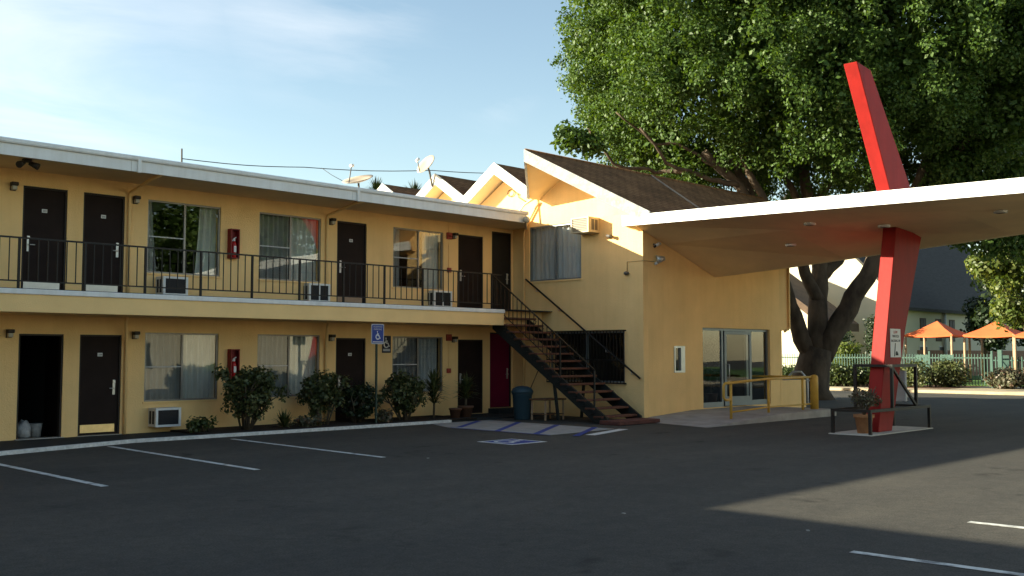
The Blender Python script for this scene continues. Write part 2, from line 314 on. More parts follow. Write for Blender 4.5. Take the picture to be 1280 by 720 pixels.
def tag(o, label=None, cat=None, group=None, kind=None):
    if label: o['label'] = label
    if cat: o['category'] = cat
    if group: o['group'] = group
    if kind: o['kind'] = kind
    return o
def thing(name, label, cat, loc, group=None):
    o = bpy.data.objects.new(name, None); o.empty_display_size = 0.2; COL.objects.link(o); put(o, loc, None); return tag(o, label, cat, group)
def inst(o, delta, parent, rotz=None):      # a copy of a part, sharing its mesh
    c = o.copy(); COL.objects.link(c); put(c, WORLD[o.name] + Vector(delta), parent)
    if rotz is not None: c.rotation_euler.z = rotz
    return c
def struct(o): o['kind'] = 'structure'; return o
def B(x0, x1, y0, y1, z0, z1): return MB().box(x0, x1, y0, y1, z0, z1)

def holed_wall(name, m, parent, axis, c, th, u0, u1, z0, z1, holes):
    """vertical wall with rectangular openings. axis 'y': plane y=c, front faces -y, u=x ; axis 'x': plane x=c, front faces -x, u=y"""
    us = sorted({u0, u1, *[h[0] for h in holes], *[h[1] for h in holes]}); zs = sorted({z0, z1, *[h[2] for h in holes], *[h[3] for h in holes]})
    mb = MB(); P_ = (lambda u, d, z: (u, c + d, z)) if axis == 'y' else (lambda u, d, z: (c + d, u, z))
    for i in range(len(us) - 1):
        for j in range(len(zs) - 1):
            a, b, p, q = us[i], us[i + 1], zs[j], zs[j + 1]
            if any(h[0] - 1e-6 <= a and b <= h[1] + 1e-6 and h[2] - 1e-6 <= p and q <= h[3] + 1e-6 for h in holes): continue
            for d in (0, th): mb.poly([P_(a, d, p), P_(b, d, p), P_(b, d, q), P_(a, d, q)])
    for h in holes + [(u0, u1, z0, z1)]:
        a, b, p, q = h
        for e, g in (((a, p), (b, p)), ((b, p), (b, q)), ((b, q), (a, q)), ((a, q), (a, p))):
            mb.poly([P_(e[0], 0, e[1]), P_(g[0], 0, g[1]), P_(g[0], th, g[1]), P_(e[0], th, e[1])])
    return mb.build(name, m, parent, fix=False)

def leaves(name, m, parent, cen, rad_, n, L, Wd, seed=1, shell=0.5, droop=0.0, up=0.3, zmin=None):
    """n leaf-shaped quads through the volume of the given ellipsoids"""
    g = np.random.default_rng(seed); cen = np.asarray(cen, float); rad_ = np.asarray(rad_, float)
    if rad_.ndim == 1: rad_ = np.repeat(rad_[:, None], 3, 1)
    w = (rad_.prod(1)) ** (2 / 3); idx = g.choice(len(cen), n, p=w / w.sum())
    d = g.normal(size=(n, 3)); d /= np.linalg.norm(d, axis=1)[:, None]
    r = (shell + (1 - shell) * g.random(n) ** 0.7)[:, None] * (1 + 0.10 * g.normal(size=(n, 1)))
    p = cen[idx] + d * r * rad_[idx]
    if zmin is not None: k = p[:, 2] > zmin; p, d = p[k], d[k]; n = len(p)
    nor = d * 0.8 + g.normal(size=(n, 3)) * 0.6; nor[:, 2] += up; nor /= np.linalg.norm(nor, axis=1)[:, None]
    ax = g.normal(size=(n, 3)); ax[:, 2] -= droop; ax -= nor * (ax * nor).sum(1)[:, None]; ax /= np.linalg.norm(ax, axis=1)[:, None]
    sd = np.cross(nor, ax); s = (0.7 + 0.6 * g.random(n))[:, None]
    q = np.stack([p - ax * L * s / 2, p + sd * Wd * s / 2 + nor * 0.15 * Wd, p + ax * L * s / 2, p - sd * Wd * s / 2 + nor * 0.15 * Wd], 1).reshape(-1, 3)
    o = quads(name, m, parent, q); o['kind'] = 'stuff'; return o
def quads(name, m, parent, q):
    q = np.asarray(q, float); n = len(q) // 4; lo, hi = q.min(0), q.max(0); org = np.array([(lo[0] + hi[0]) / 2, (lo[1] + hi[1]) / 2, lo[2]])
    me = bpy.data.meshes.new(name); me.vertices.add(4 * n); me.vertices.foreach_set('co', (q - org).astype(np.float32).ravel())
    me.loops.add(4 * n); me.loops.foreach_set('vertex_index', np.arange(4 * n, dtype=np.int32))
    me.polygons.add(n); me.polygons.foreach_set('loop_start', np.arange(0, 4 * n, 4, dtype=np.int32)); me.polygons.foreach_set('loop_total', np.full(n, 4, dtype=np.int32))
    me.update(); me.validate(); me.materials.append(MATS[m]); o = bpy.data.objects.new(name, me); COL.objects.link(o); put(o, org, parent); return o

def text(name, s, m, parent, org, right, up, size, depth=0.003):
    cu = bpy.data.curves.new('t', 'FONT'); cu.body = s; cu.size = size; cu.align_x = 'CENTER'; cu.extrude = depth / 2
    t = bpy.data.objects.new('t', cu); COL.objects.link(t); bpy.context.view_layer.update()
    me = bpy.data.meshes.new_from_object(t.evaluated_get(bpy.context.evaluated_depsgraph_get())); bpy.data.objects.remove(t)
    r = Vector(right).normalized(); u = Vector(up).normalized(); nn = r.cross(u)
    M4 = Matrix((r, u, nn)).transposed().to_4x4(); me.transform(M4); me.name = name
    me.materials.clear(); me.materials.append(MATS[m]); o = bpy.data.objects.new(name, me); COL.objects.link(o); put(o, org, parent); return o

# ================================================================== GROUND
struct(B(-140, 200, -160, 190, -0.6, 0.0).build('asphalt_ground', 'asphalt'))
WY, EY, XB, YS = 20.5, 18.93, 20.9, 15.85       # wing wall, eave/slab edge, block front wall, block side wall
struct(MB().prism([(5.0, 17.75, 0.004), (8.9, 18.86, 0.004), (15.9, 18.80, 0.004), (19.0, 18.9, 0.004), (XB, 18.9, 0.004), (XB, WY, 0.004), (-4, WY, 0.004), (-4, 17.75, 0.004)], (0, 0, 0.03)).build('walkway', 'walk_slate'))
kb = MB()
kp = [(2.0, 17.72), (5.4, 17.76), (7.2, 18.3), (8.9, 18.78), (12, 18.72), (16.9, 18.72)]
kerb = MB()
for a, b in zip(kp[:-1], kp[1:]): kerb.bar((a[0], a[1], 0.03), (b[0], b[1], 0.03), 0.12, 0.07)
struct(kerb.build('kerb', 'white_line', bev=0.006))
bed = struct(MB().prism([(10.5, 18.86, 0.036), (17.9, 18.82, 0.036), (17.9, 20.46, 0.036), (10.5, 20.46, 0.036)], (0, 0, 0.03)).build('planting_bed', 'soil'))
def stripe(a, b, w, m='worn_line', z=0.004, name='parking_line'):
    a, b = Vector((*a, 0)), Vector((*b, 0)); d = (b - a).normalized(); s_ = Vector((-d.y, d.x, 0)) * w / 2
    o = struct(MB().prism([a - s_ + Vector((0, 0, z)), b - s_ + Vector((0, 0, z)), b + s_ + Vector((0, 0, z)), a + s_ + Vector((0, 0, z))], (0, 0, 0.002)).build(name, m)); return o
stripe((5.73, 16.9), (5.73, 12.85), 0.10); stripe((8.22, 18.3), (8.08, 13.1), 0.10); stripe((10.62, 18.15), (10.47, 13.2), 0.10)
stripe((10.58, 4.0), (10.75, -1.2), 0.10); stripe((8.30, 4.12), (8.5, -1.0), 0.10); stripe((6.1, 4.2), (6.3, -1.0), 0.10)
# access aisle: pale concrete patch with blue diagonals
struct(MB().prism([(15.6, 14.3, 0.004), (17.95, 14.45, 0.004), (18.1, 18.6, 0.004), (16.2, 18.6, 0.004), (15.6, 17.3, 0.004)], (0, 0, 0.006)).build('access_aisle', 'concrete_pale'))
for a, b in (((15.85, 17.25), (17.7, 18.55)), ((15.68, 15.85), (18.05, 17.5)), ((15.7, 14.72), (18.0, 16.2)), ((15.85, 13.75), (18.0, 15.05))): stripe(a, b, 0.14, 'blue_line', 0.0105, 'aisle_line')
stripe((15.62, 14.25), (15.62, 17.3), 0.06, 'blue_line', 0.0135, 'aisle_line')
stripe((16.3, 13.75), (18.1, 14.3), 0.22, 'white_line', 0.004, 'aisle_line')
# painted accessible emblem
struct(B(13.55, 14.5, 13.3, 14.25, 0.004, 0.006).build('emblem_border', 'white_line'))
struct(B(13.64, 14.41, 13.39, 14.16, 0.0065, 0.009).build('emblem_field', 'blue_line'))
def isa(mb, o, r, u, s, n, w=0.07):
    """wheelchair symbol as flat bars, o centre, r/u axes, s size"""
    o, r, u, n = Vector(o), Vector(r), Vector(u), Vector(n); T = lambda x, y: o + r * (x * s) + u * (y * s)
    def seg(a, b, ww=w):
        a, b = T(*a), T(*b); d = (b - a).normalized(); sd = n.cross(d) * (ww * s / 2); mb.prism([a - sd, b - sd, b + sd, a + sd], n * 0.002)
    pts = [(-0.03 + 0.27 * math.cos(t), -0.16 + 0.27 * math.sin(t)) for t in [rad(100 + 20 * k) for k in range(13)]]
    for a, b in zip(pts[:-1], pts[1:]): seg(a, b)
    seg((-0.08, 0.34), (-0.06, 0.0), 0.09); seg((-0.06, 0.0), (0.16, -0.02)); seg((0.16, -0.02), (0.27, -0.32)); seg((0.27, -0.32), (0.36, -0.29)); seg((-0.07, 0.17), (0.12, 0.16))
    c = [T(-0.09 + 0.07 * math.cos(t), 0.44 + 0.07 * math.sin(t)) for t in [k * math.pi / 4 for k in range(8)]]; mb.prism(c, n * 0.002); return mb
struct(isa(MB(), (14.03, 13.8, 0.0095), (0, -1, 0), (1, 0, 0), 0.75, (0, 0, 1), 0.09).build('emblem_wheelchair', 'white_line'))
# far side: driveway apron, lit pavement, lawn
struct(B(43.6, 45.4, -40, 60, 0.0, 0.13).build('street_kerb', 'sand', bev=0.02))
struct(B(45.4, 52.0, 18.5, 60, 0.0, 0.10).build('hedge_bed', 'mulch'))
struct(B(45.4, 52.0, -40, 18.5, 0.0, 0.09).build('sidewalk', 'sand'))
struct(B(52.0, 100, -40, 60, 0.0, 0.12).build('lawn', 'lawn'))

# ================================================================== MOTEL WING
wing = thing('motel_wing', 'two-storey yellow stucco motel wing with flat white-edged roof and open upper walkway', 'building', (12, WY, 0))
DX = [(7.39, 8.24), (8.56, 9.42), (14.77, 15.67), (18.78, 19.72)]
WX = [(9.92, 11.62), (12.60, 14.30), (16.52, 18.24)]
D5L, D5U = (19.99, 20.84, 0.17, 2.27), (20.06, 20.84, 2.86, 5.12)
holes = [(a, b, 0.045, 2.06) for a, b in DX] + [(a, b, 0.68, 2.12) for a, b in WX] + [(a, b, 2.86, 4.93) for a, b in DX] + [(a, b, 3.38, 4.93) for a, b in WX] + [D5L, D5U]
holed_wall('wall', 'stucco', wing, 'y', WY, 0.2, -4, XB, -0.05, 5.42, holes)
# carcass behind the facade (dark rooms)
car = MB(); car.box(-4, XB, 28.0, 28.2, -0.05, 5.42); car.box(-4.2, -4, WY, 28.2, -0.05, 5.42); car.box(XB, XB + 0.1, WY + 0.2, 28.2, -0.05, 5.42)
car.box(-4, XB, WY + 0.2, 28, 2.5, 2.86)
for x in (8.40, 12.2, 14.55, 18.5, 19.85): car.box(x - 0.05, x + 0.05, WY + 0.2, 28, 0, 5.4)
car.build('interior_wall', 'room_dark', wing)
sl_ = MB().prism([(-4, EY, 2.42), (18.97, EY, 2.42), (18.97, 19.38, 2.42), (XB, 19.38, 2.42), (XB, WY - 0.002, 2.42), (-4, WY - 0.002, 2.42)], (0, 0, 0.40)).build('floor_slab', 'stucco_plain', wing)
B(-4, 18.99, EY - 0.03, EY + 0.03, 2.735, 2.832).build('slab_edge_trim', 'white_paint', wing, bev=0.01)
B(-4, XB - 0.005, EY + 0.035, WY - 0.004, 2.824, 2.845).build('walkway_deck', 'walk_slate', wing)
roofp = [(-4, EY + 0.05), (19.80, EY + 0.05), (XB - 0.01, 19.95), (XB - 0.01, 28.2), (-4, 28.2)]
MB().prism([(x, y, 5.30) for x, y in roofp], (0, 0, 0.15)).build('roof', 'grey_paint', wing)
MB().prism([(x, y, 5.225) for x, y in [(-4, EY + 0.05), (19.80, EY + 0.05), (XB - 0.01, 19.95), (XB - 0.01, WY - 0.003), (-4, WY - 0.003)]], (0, 0, 0.07)).build('eave_soffit', 'soffit', wing)
for a_, b_ in ((-4, -0.2), (-0.196, 4.3), (4.304, 8.8), (8.804, 14.05), (14.054, 19.84)): B(a_, b_, EY + random.uniform(-0.003, 0.003), EY + 0.045, 5.19 + random.uniform(-0.004, 0.004), 5.402).build('fascia_board', 'white_paint', wing, bev=0.003)
fb = MB()
fb.prism([(19.84, EY, 5.19), (19.84, EY + 0.045, 5.19), (XB - 0.015, 19.97, 5.19), (XB - 0.015, 19.92, 5.19)], (0, 0, 0.21)); fb.build('fascia_board', 'white_paint', wing)
MB().prism([(-4, EY - 0.035, 5.405), (-4, EY - 0.05, 5.43), (-4, EY - 0.05, 5.48), (-4, EY - 0.02, 5.50), (-4, EY + 0.1, 5.50), (-4, EY + 0.1, 5.405)], (23.86, 0, 0)).build('gutter_cap', 'white_paint', wing)
for x in (8.95, 14.2): B(x - 0.035, x + 0.035, EY - 0.055, EY - 0.002, 5.17, 5.44).build('gutter_outlet', 'white_paint', wing, bev=0.008)
for x, xo in ((9.50, 9.46), (14.45, 14.40)):
    MB().tube([(xo - 0.02, EY + 0.06, 5.21), (xo, EY + 0.5, 5.17), (x, WY - 0.06, 5.02), (x, WY - 0.04, 4.95), (x, WY - 0.04, 2.86)], 0.035, 8).build('downspout', 'stucco_plain', wing)
    MB().tube([(x - 0.15, WY - 0.35, 2.43), (x - 0.12, WY - 0.25, 2.3), (x, WY - 0.045, 1.85), (x, WY - 0.04, 0.03)], 0.035, 8).build('downspout', 'stucco_plain', wing)

def door(par, x0, x1, z0, z1, m='door_brown', handle='R', plate=None, kick=True, kickm='brass', lab=None):
    d = B(x0 + 0.035, x1 - 0.035, WY + 0.05, WY + 0.09, z0 + 0.02, z1 - 0.035).build('door', m, par, bev=0.004)
    if lab: d['label'] = lab
    fr = MB().box(x0, x0 + 0.035, WY + 0.02, WY + 0.12, z0, z1).box(x1 - 0.035, x1, WY + 0.02, WY + 0.12, z0, z1).box(x0 + 0.035, x1 - 0.035, WY + 0.02, WY + 0.12, z1 - 0.035, z1).box(x0 + 0.035, x1 - 0.035, WY + 0.02, WY + 0.12, z0, z0 + 0.02)
    fr.build('door_frame', 'frame_dark', d)
    hx = x1 - 0.13 if handle == 'R' else x0 + 0.13
    h = MB().box(hx - 0.025, hx + 0.025, WY + 0.035, WY + 0.051, z0 + 0.80, z0 + 1.10); s_ = -1 if handle == 'R' else 1
    h.tube([(hx, WY + 0.036, z0 + 0.93), (hx, WY - 0.01, z0 + 0.93), (hx + s_ * 0.11, WY - 0.015, z0 + 0.93)], 0.011, 6)
    h.box(hx - 0.025, hx + 0.025, WY + 0.02, WY + 0.036, z0 + 1.04, z0 + 1.085); h.build('handle', 'aluminium', d)
    if plate:
        xc = (x0 + x1) / 2; B(xc - 0.05, xc + 0.05, WY + 0.040, WY + 0.051, z0 + 1.58, z0 + 1.65).build('number_plate', 'plate_white', d)
        text('room_number', plate, 'ink', d, (xc, WY + 0.038, z0 + 1.595), (1, 0, 0), (0, 0, 1), 0.05)
    if kick: B(x0 + 0.06, x1 - 0.10, WY + 0.040, WY + 0.051, z0 + 0.05, z0 + 0.21).build('kick_plate', kickm, d)
    return d
def window(par, x0, x1, z0, z1, kind, y=WY):
    t = 0.035; fr = MB().box(x0, x0 + t, y + 0.03, y + 0.09, z0, z1).box(x1 - t, x1, y + 0.03, y + 0.09, z0, z1).box(x0 + t, x1 - t, y + 0.03, y + 0.09, z0, z0 + t).box(x0 + t, x1 - t, y + 0.03, y + 0.09, z1 - t, z1)
    xm = x0 + (x1 - x0) * 0.5; fr.box(xm - 0.022, xm + 0.022, y + 0.015, y + 0.075, z0 + t, z1 - t)
    w = fr.build('window', 'frame_bronze', par)
    B(xm + 0.022, x1 - t, y + 0.055, y + 0.060, z0 + t, z1 - t).build('pane', 'glass', w)
    B(x0 + t, xm - 0.022, y + 0.035, y + 0.040, z0 + t, z1 - t).build('pane', 'glass_screen', w)
    zm = z0 + (z1 - z0) * 0.5; B(x0 + t, xm - 0.022, y + 0.022, y + 0.032, zm - 0.012, zm + 0.012).build('screen_bar', 'grey_paint', w)
    B(x0 - 0.03, x1 + 0.03, y - 0.025, y + 0.028, z0 - 0.035, z0).build('sill', 'stucco_plain', w)
    def curtain(a, b, a2=None, b2=None, m='curtain', yy=0.22):
        # pleated cloth; a2,b2 = extents at the bottom
        a2 = a if a2 is None else a2; b2 = b if b2 is None else b2
        n = max(8, int((b - a) / 0.018)); mb = MB()
        ph = random.random() * 6
        prof = [0.035 * math.sin(i * 0.85 + ph) + 0.015 * math.sin(i * 0.31 + 2 * ph) for i in range(n + 1)]
        zz = [z1 + 0.05, zm + 0.2, zm - 0.3, z0 - 0.06]; rows = []
        for k, z in enumerate(zz):
            f = (0, 0.25, 0.65, 1)[k]; rows.append([(a + (a2 - a) * f + ((b + (b2 - b) * f) - (a + (a2 - a) * f)) * i / n, y + yy + prof[i], z) for i in range(n + 1)])
        for k in range(3):
            for i in range(n): mb.poly([rows[k][i], rows[k][i + 1], rows[k + 1][i + 1], rows[k + 1][i]], True)
        mb.build('curtain', m, w, fix=False)
    L = x1 - x0
    if kind == 'closed': curtain(x0, x1)
    elif kind == 'closed_grey': curtain(x0, x1, m='curtain_grey')
    elif kind == 'open': curtain(x0 - 0.02, x0 + 0.12 * L, x0 - 0.02, x0 + 0.20 * L); curtain(x0 + 0.78 * L, x1 + 0.02, x0 + 0.72 * L, x1 + 0.02)
    elif kind == 'half': curtain(x0 - 0.02, x0 + 0.22 * L); curtain(x0 + 0.66 * L, x1 + 0.02)
    return w
# lower floor
od = B(8.28, 8.32, 20.72, 21.50, 0.05, 2.02)   # the opened leaf swung inside
od.build('door', 'door_brown', wing)['label'] = 'open brown door swung into the dark room'
fr = MB().box(7.39, 7.425, WY + 0.02, WY + 0.14, 0.045, 2.06).box(8.205, 8.24, WY + 0.02, WY + 0.14, 0.045, 2.06).box(7.425, 8.205, WY + 0.02, WY + 0.14, 2.025, 2.06); fr.build('door_frame', 'frame_dark', wing)
B(7.36, 8.27, WY - 0.06, WY + 0.12, 0.025, 0.05).build('threshold', 'concrete', wing)
door(wing, *DX[1], 0.045, 2.06, plate='104'); B(8.54, 9.44, WY - 0.05, WY + 0.02, 0.02, 0.044).build('threshold', 'concrete', wing)
door(wing, *DX[2], 0.045, 2.06, handle='L', plate='105', kick=False)
door(wing, *DX[3], 0.045, 2.06, kick=False, handle='L')
door(wing, *D5L, m='door_magenta', kick=False, handle='R', lab='dark magenta door above a black step')
B(19.9, 20.88, 20.05, 20.47, 0.02, 0.165).build('door_step', 'walk_slate', wing)
for (a, b), k in zip(WX, ('closed', 'closed', 'closed_grey')): window(wing, a, b, 0.68, 2.12, k)
# upper floor
door(wing, *DX[0], 2.86, 4.93, handle='L', plate='203', kickm='aluminium'); door(wing, *DX[1], 2.86, 4.93, handle='R', plate='204', kickm='aluminium')
door(wing, *DX[2], 2.86, 4.93, handle='L', plate='205', kickm='wood_pale'); door(wing, *DX[3], 2.86, 4.93, handle='L', kick=False); door(wing, *D5U, m='iron_black', handle='R', kick=False)  # stair-end leaf coloured black to stand for the shade of an open doorway
for (a, b), k in zip(WX, ('open', 'closed', 'half')): window(wing, a, b, 3.38, 4.93, k)

# ---------------- balcony railing
ry = EY + 0.10
rail = thing('balcony_railing', 'thin black iron railing with plain balusters along the upper walkway', 'railing', (12, ry, 2.845))
B(3.0, 18.98, ry - 0.02, ry + 0.02, 3.735, 3.765).build('top_rail', 'iron_black', rail)
B(3.0, 18.98, ry - 0.012, ry + 0.012, 2.965, 2.99).build('bottom_rail', 'iron_black', rail)
post0 = B(-0.02, 0.02, ry - 0.02, ry + 0.02, 2.846, 3.735).build('post', 'iron_black', rail); WORLD[post0.name] = Vector((0, ry, 2.846))
bal0 = B(-0.008, 0.008, ry - 0.008, ry + 0.008, 2.99, 3.735).build('baluster', 'iron_black', rail)
px = [3.28 + 1.18 * k for k in range(14)]; first = True
for i, x in enumerate(px):
    if i == 0: post0.location.x = x - 12; WORLD[post0.name].x = x
    else: inst(post0, (x - px[0], 0, 0), rail)
    for j in range(1, 7):
        xb = x + 1.18 * j / 7
        if xb > 18.95: break
        if first: bal0.location.x = xb - 12; WORLD[bal0.name].x = xb; bx0 = xb; first = False
        else: inst(bal0, (xb - bx0, 0, 0), rail)

# ---------------- wall-mounted things
def lamp(x, z, label):
    t = thing('wall_lamp', label, 'lamp', (x, WY, z), 'wall lamps beside the room doors')
    B(x - 0.05, x + 0.05, WY - 0.03, WY - 0.001, z + 0.0, z + 0.16).build('backplate', 'lamp_bronze', t)
    B(x - 0.065, x + 0.065, WY - 0.15, WY - 0.03, z + 0.09, z + 0.16).build('hood', 'lamp_bronze', t, bev=0.012)
    B(x - 0.045, x + 0.045, WY - 0.13, WY - 0.03, z + 0.01, z + 0.089).build('lens', 'lamp_glass', t, bev=0.01)
for x, z, l in ((7.20, 1.98, 'small bronze wall lamp beside the open dark doorway'), (9.68, 1.98, 'small bronze wall lamp above the lower window air conditioner, next to a downspout'), (14.60, 1.98, 'small bronze wall lamp left of the ground-floor brown door behind the shrubs'), (18.60, 1.98, 'small bronze wall lamp left of the ground-floor door nearest the stairs'),
                (7.19, 4.80, 'small bronze wall lamp left of the upper door numbered 203'), (9.63, 4.80, 'small bronze wall lamp right of upper door 204'), (14.58, 4.80, 'small bronze wall lamp left of upper door 205'), (18.60, 4.78, 'small bronze wall lamp next to a red alarm box upstairs')): lamp(x, z, l)
def ext(x, z, label):
    t = thing('fire_extinguisher_cabinet', label, 'extinguisher', (x, WY, z))
    c = MB().box(x - 0.11, x + 0.11, WY - 0.03, WY - 0.001, z, z + 0.66); c.box(x - 0.11, x - 0.085, WY - 0.16, WY - 0.03, z, z + 0.66); c.box(x + 0.085, x + 0.11, WY - 0.16, WY - 0.03, z, z + 0.66); c.box(x - 0.085, x + 0.085, WY - 0.16, WY - 0.03, z + 0.635, z + 0.66); c.box(x - 0.085, x + 0.085, WY - 0.16, WY - 0.03, z, z + 0.02); c.build('cabinet', 'red_box', t)
    MB().lathe((x, WY - 0.09, z + 0.02), [(0.05, 0), (0.055, 0.02), (0.055, 0.30), (0.04, 0.35), (0.02, 0.37)], 12).build('bottle', 'red_bottle', t)
    h = MB().box(x - 0.02, x + 0.02, WY - 0.11, WY - 0.07, z + 0.39, z + 0.44); h.bar((x - 0.02, WY - 0.09, z + 0.44), (x + 0.06, WY - 0.09, z + 0.48), 0.02); h.tube([(x - 0.02, WY - 0.09, z + 0.42), (x - 0.065, WY - 0.1, z + 0.38), (x - 0.06, WY - 0.1, z + 0.2)], 0.01, 6); h.build('valve', 'plate_white', t)
    B(x - 0.03, x + 0.03, WY - 0.150, WY - 0.146, z + 0.14, z + 0.28).build('instruction_label', 'plate_white', t)
ext(11.95, 1.12, 'red fire extinguisher cabinet on the ground-floor wall above a shrub'); ext(11.90, 3.80, 'red fire extinguisher cabinet on the upper walkway wall')
def ac(x0, x1, z0, z1, dep, label, m='ac_case', y=WY, split=False):
    t = thing('air_conditioner', label, 'air conditioner', ((x0 + x1) / 2, y, z0), 'through-wall air conditioners under the windows')
    b = MB().box(x0, x1, y - dep + 0.02, y - 0.001, z0, z1); b.build('case', m, t, bev=0.008)
    f = MB().box(x0, x1, y - dep - 0.01, y - dep + 0.02, z0, z0 + 0.045).box(x0, x1, y - dep - 0.01, y - dep + 0.02, z1 - 0.045, z1).box(x0, x0 + 0.05, y - dep - 0.01, y - dep + 0.02, z0 + 0.045, z1 - 0.045).box(x1 - 0.05, x1, y - dep - 0.01, y - dep + 0.02, z0 + 0.045, z1 - 0.045)
    if split: f.box((x0 + x1) / 2 - 0.015, (x0 + x1) / 2 + 0.015, y - dep - 0.01, y - dep + 0.02, z0 + 0.045, z1 - 0.045)
    f.build('bezel', 'white_paint' if m == 'ac_case' else m, t)
    g = MB().box(x0 + 0.05, x1 - 0.05, y - dep + 0.012, y - dep + 0.018, z0 + 0.045, z1 - 0.045)
    k = z0 + 0.06
    while k < z1 - 0.06: g.box(x0 + 0.05, x1 - 0.05, y - dep + 0.0, y - dep + 0.012, k, k + 0.008); k += 0.028
    g.build('grille', 'ac_grille', t)
    for i in range(2): B(x0 - 0.004, x0 - 0.001, y - dep + 0.06 + 0.13 * i, y - dep + 0.15 + 0.13 * i, z0 + 0.06, z1 - 0.06).build('side_vent', 'ac_grille', t)
ac(10.02, 10.58, 0.16, 0.55, 0.34, 'white air conditioner with dark grille low on the ground-floor wall')
ac(10.12, 10.68, 2.90, 3.30, 0.34, 'white air conditioner with dark grille below the upper window with parted curtains')
ac(13.82, 14.42, 2.90, 3.34, 0.22, 'grey louvred air conditioner left of upper door 205', split=True)
ac(17.72, 18.36, 2.90, 3.34, 0.22, 'grey louvred air conditioner below the upper window nearest the stairs', split=True)
for z, n_, l in ((4.76, 'fire_alarm', 'red fire alarm horn box high on the upper wall'), (3.86, 'alarm_pull', 'small red alarm pull box on the upper wall'), (2.02, 'fire_alarm', 'red fire alarm horn box high on the ground-floor wall'), (1.16, 'alarm_pull', 'small red alarm pull box on the ground-floor wall')):
    s_ = 0.085 if n_ == 'fire_alarm' else 0.06; x = 18.42
    t = thing(n_, l, 'alarm', (x, WY, z)); B(x - s_, x + s_, WY - 0.07, WY - 0.001, z, z + 2.1 * s_).build('case', 'alarm_red', t, bev=0.01)
    MB().lathe((x, WY - 0.075, z + s_), [(s_ * 0.6, -0.02), (s_ * 0.7, 0), (s_ * 0.6, 0.02)], 10).build('grille', 'alarm_red', t)
    MB().tube([(x, WY - 0.012, z + 2.1 * s_), (x, WY - 0.012, z + (0.45 if n_ == 'fire_alarm' else 0.8))], 0.008, 6).build('conduit', 'stucco_plain', t)
# bag on the dark floor
bm_ = MB().lathe((7.68, 20.95, 0.03), [(0.05, 0), (0.14, 0.02), (0.17, 0.10), (0.15, 0.22), (0.10, 0.30), (0.03, 0.34)], 9)
bm_.v = [(x + random.uniform(-.035, .035), y + random.uniform(-.035, .035), z + (random.uniform(-.03, .03) if z > 0.1 else 0)) for x, y, z in bm_.v]
tag(bm_.build('rubbish_bag', 'bag'), 'pale plastic bag on the floor inside the open dark doorway', 'bag')
tag(MB().lathe((7.95, 21.05, 0.03), [(0.10, 0), (0.13, 0.26), (0.135, 0.27)], 14).build('bucket', 'bag'), 'pale bucket on the floor inside the open dark doorway', 'bucket')
# eave floodlight
t = thing('floodlight', 'black twin floodlight under the roof eave above upper door 203', 'lamp', (7.0, 19.3, 5.05))
B(6.93, 7.07, 19.25, 19.35, 5.17, 5.224).build('base', 'lamp_bronze', t)
for s_ in (-1, 1): MB().tube([(7.0 + s_ * 0.05, 19.3, 5.16), (7.0 + s_ * 0.17, 19.2, 5.09)], [0.04, 0.065], 10).build('head', 'lamp_bronze', t)
# eave end lamp
tag(MB().lathe((19.72, EY - 0.10, 5.17), [(0.02, 0), (0.075, 0.03), (0.095, 0.09), (0.075, 0.15), (0.02, 0.18)], 14).build('globe_lamp', 'lamp_glass'), 'round white lamp on the end of the wing fascia', 'lamp')

# ================================================================== OFFICE BLOCK
blk = thing('office_block', 'yellow stucco office block with zigzag gabled shingle roofs', 'building', (24, 18, 0))
UW, SW = (17.92, 19.84, 3.70, 5.24), (16.46, 19.06, 0.93, 2.26)
holed_wall('front_wall', 'stucco', blk, 'x', XB, 0.2, YS, WY, -0.05, 5.30, [UW, SW])
RZ, RY, VY, VZ = 6.69, 18.28, 19.46, 5.98        # soffit ridge height / y, valley
sl1 = (RZ - VZ) / (VY - RY)
gz = lambda y: RZ - sl1 * abs(y - RY)
MB().prism([(XB, YS, 5.3), (XB, YS, gz(YS) - 0.01 if gz(YS) > 5.3 else 5.301), (XB, RY, RZ - 0.01), (XB, VY, VZ - 0.01), (XB, WY, VZ + 0.62), (XB, WY, 5.3)][0:1] + [(XB, YS, max(5.301, gz(YS))), (XB, RY, RZ), (XB, VY, VZ), (XB, 20.74, 6.74), (XB, 22.02, VZ), (XB, 23.3, 6.74), (XB, 24.58, VZ), (XB, 25.86, 6.74), (XB, 27.14, VZ), (XB, 28.0, VZ), (XB, 28.0, 5.3)], (0.2, 0, 0)).build('gable_wall', 'stucco', blk)
# side wall towards the driveway
DO = (23.54, 27.05, 0.2, 2.39); SWN = (22.20, 22.68, 1.18, 1.88)
holed_wall('side_wall', 'stucco', blk, 'y', YS, 0.22, XB + 0.2, 27.62, -0.05, 5.3, [DO, SWN])
B(27.62, 28.2, YS, YS + 1.2, 2.38, 5.3).build('overhang', 'stucco', blk)
B(27.72, 27.82, YS + 0.05, YS + 0.15, 0, 2.38).build('corner_post', 'stucco_plain', blk)
MB().tube([(28.12, YS - 0.045, 4.3), (28.12, YS - 0.045, 2.45), (27.85, YS - 0.03, 2.34)], 0.035, 8).build('downspout', 'stucco_plain', blk)
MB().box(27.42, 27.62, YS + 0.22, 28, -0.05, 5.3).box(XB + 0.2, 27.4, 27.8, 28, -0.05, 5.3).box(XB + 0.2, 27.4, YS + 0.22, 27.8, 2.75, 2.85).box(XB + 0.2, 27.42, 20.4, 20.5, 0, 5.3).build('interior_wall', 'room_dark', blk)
B(XB + 0.2, 27.42, YS + 0.22, 20.4, 0.17, 0.195).build('office_floor', 'walk_slate', blk)
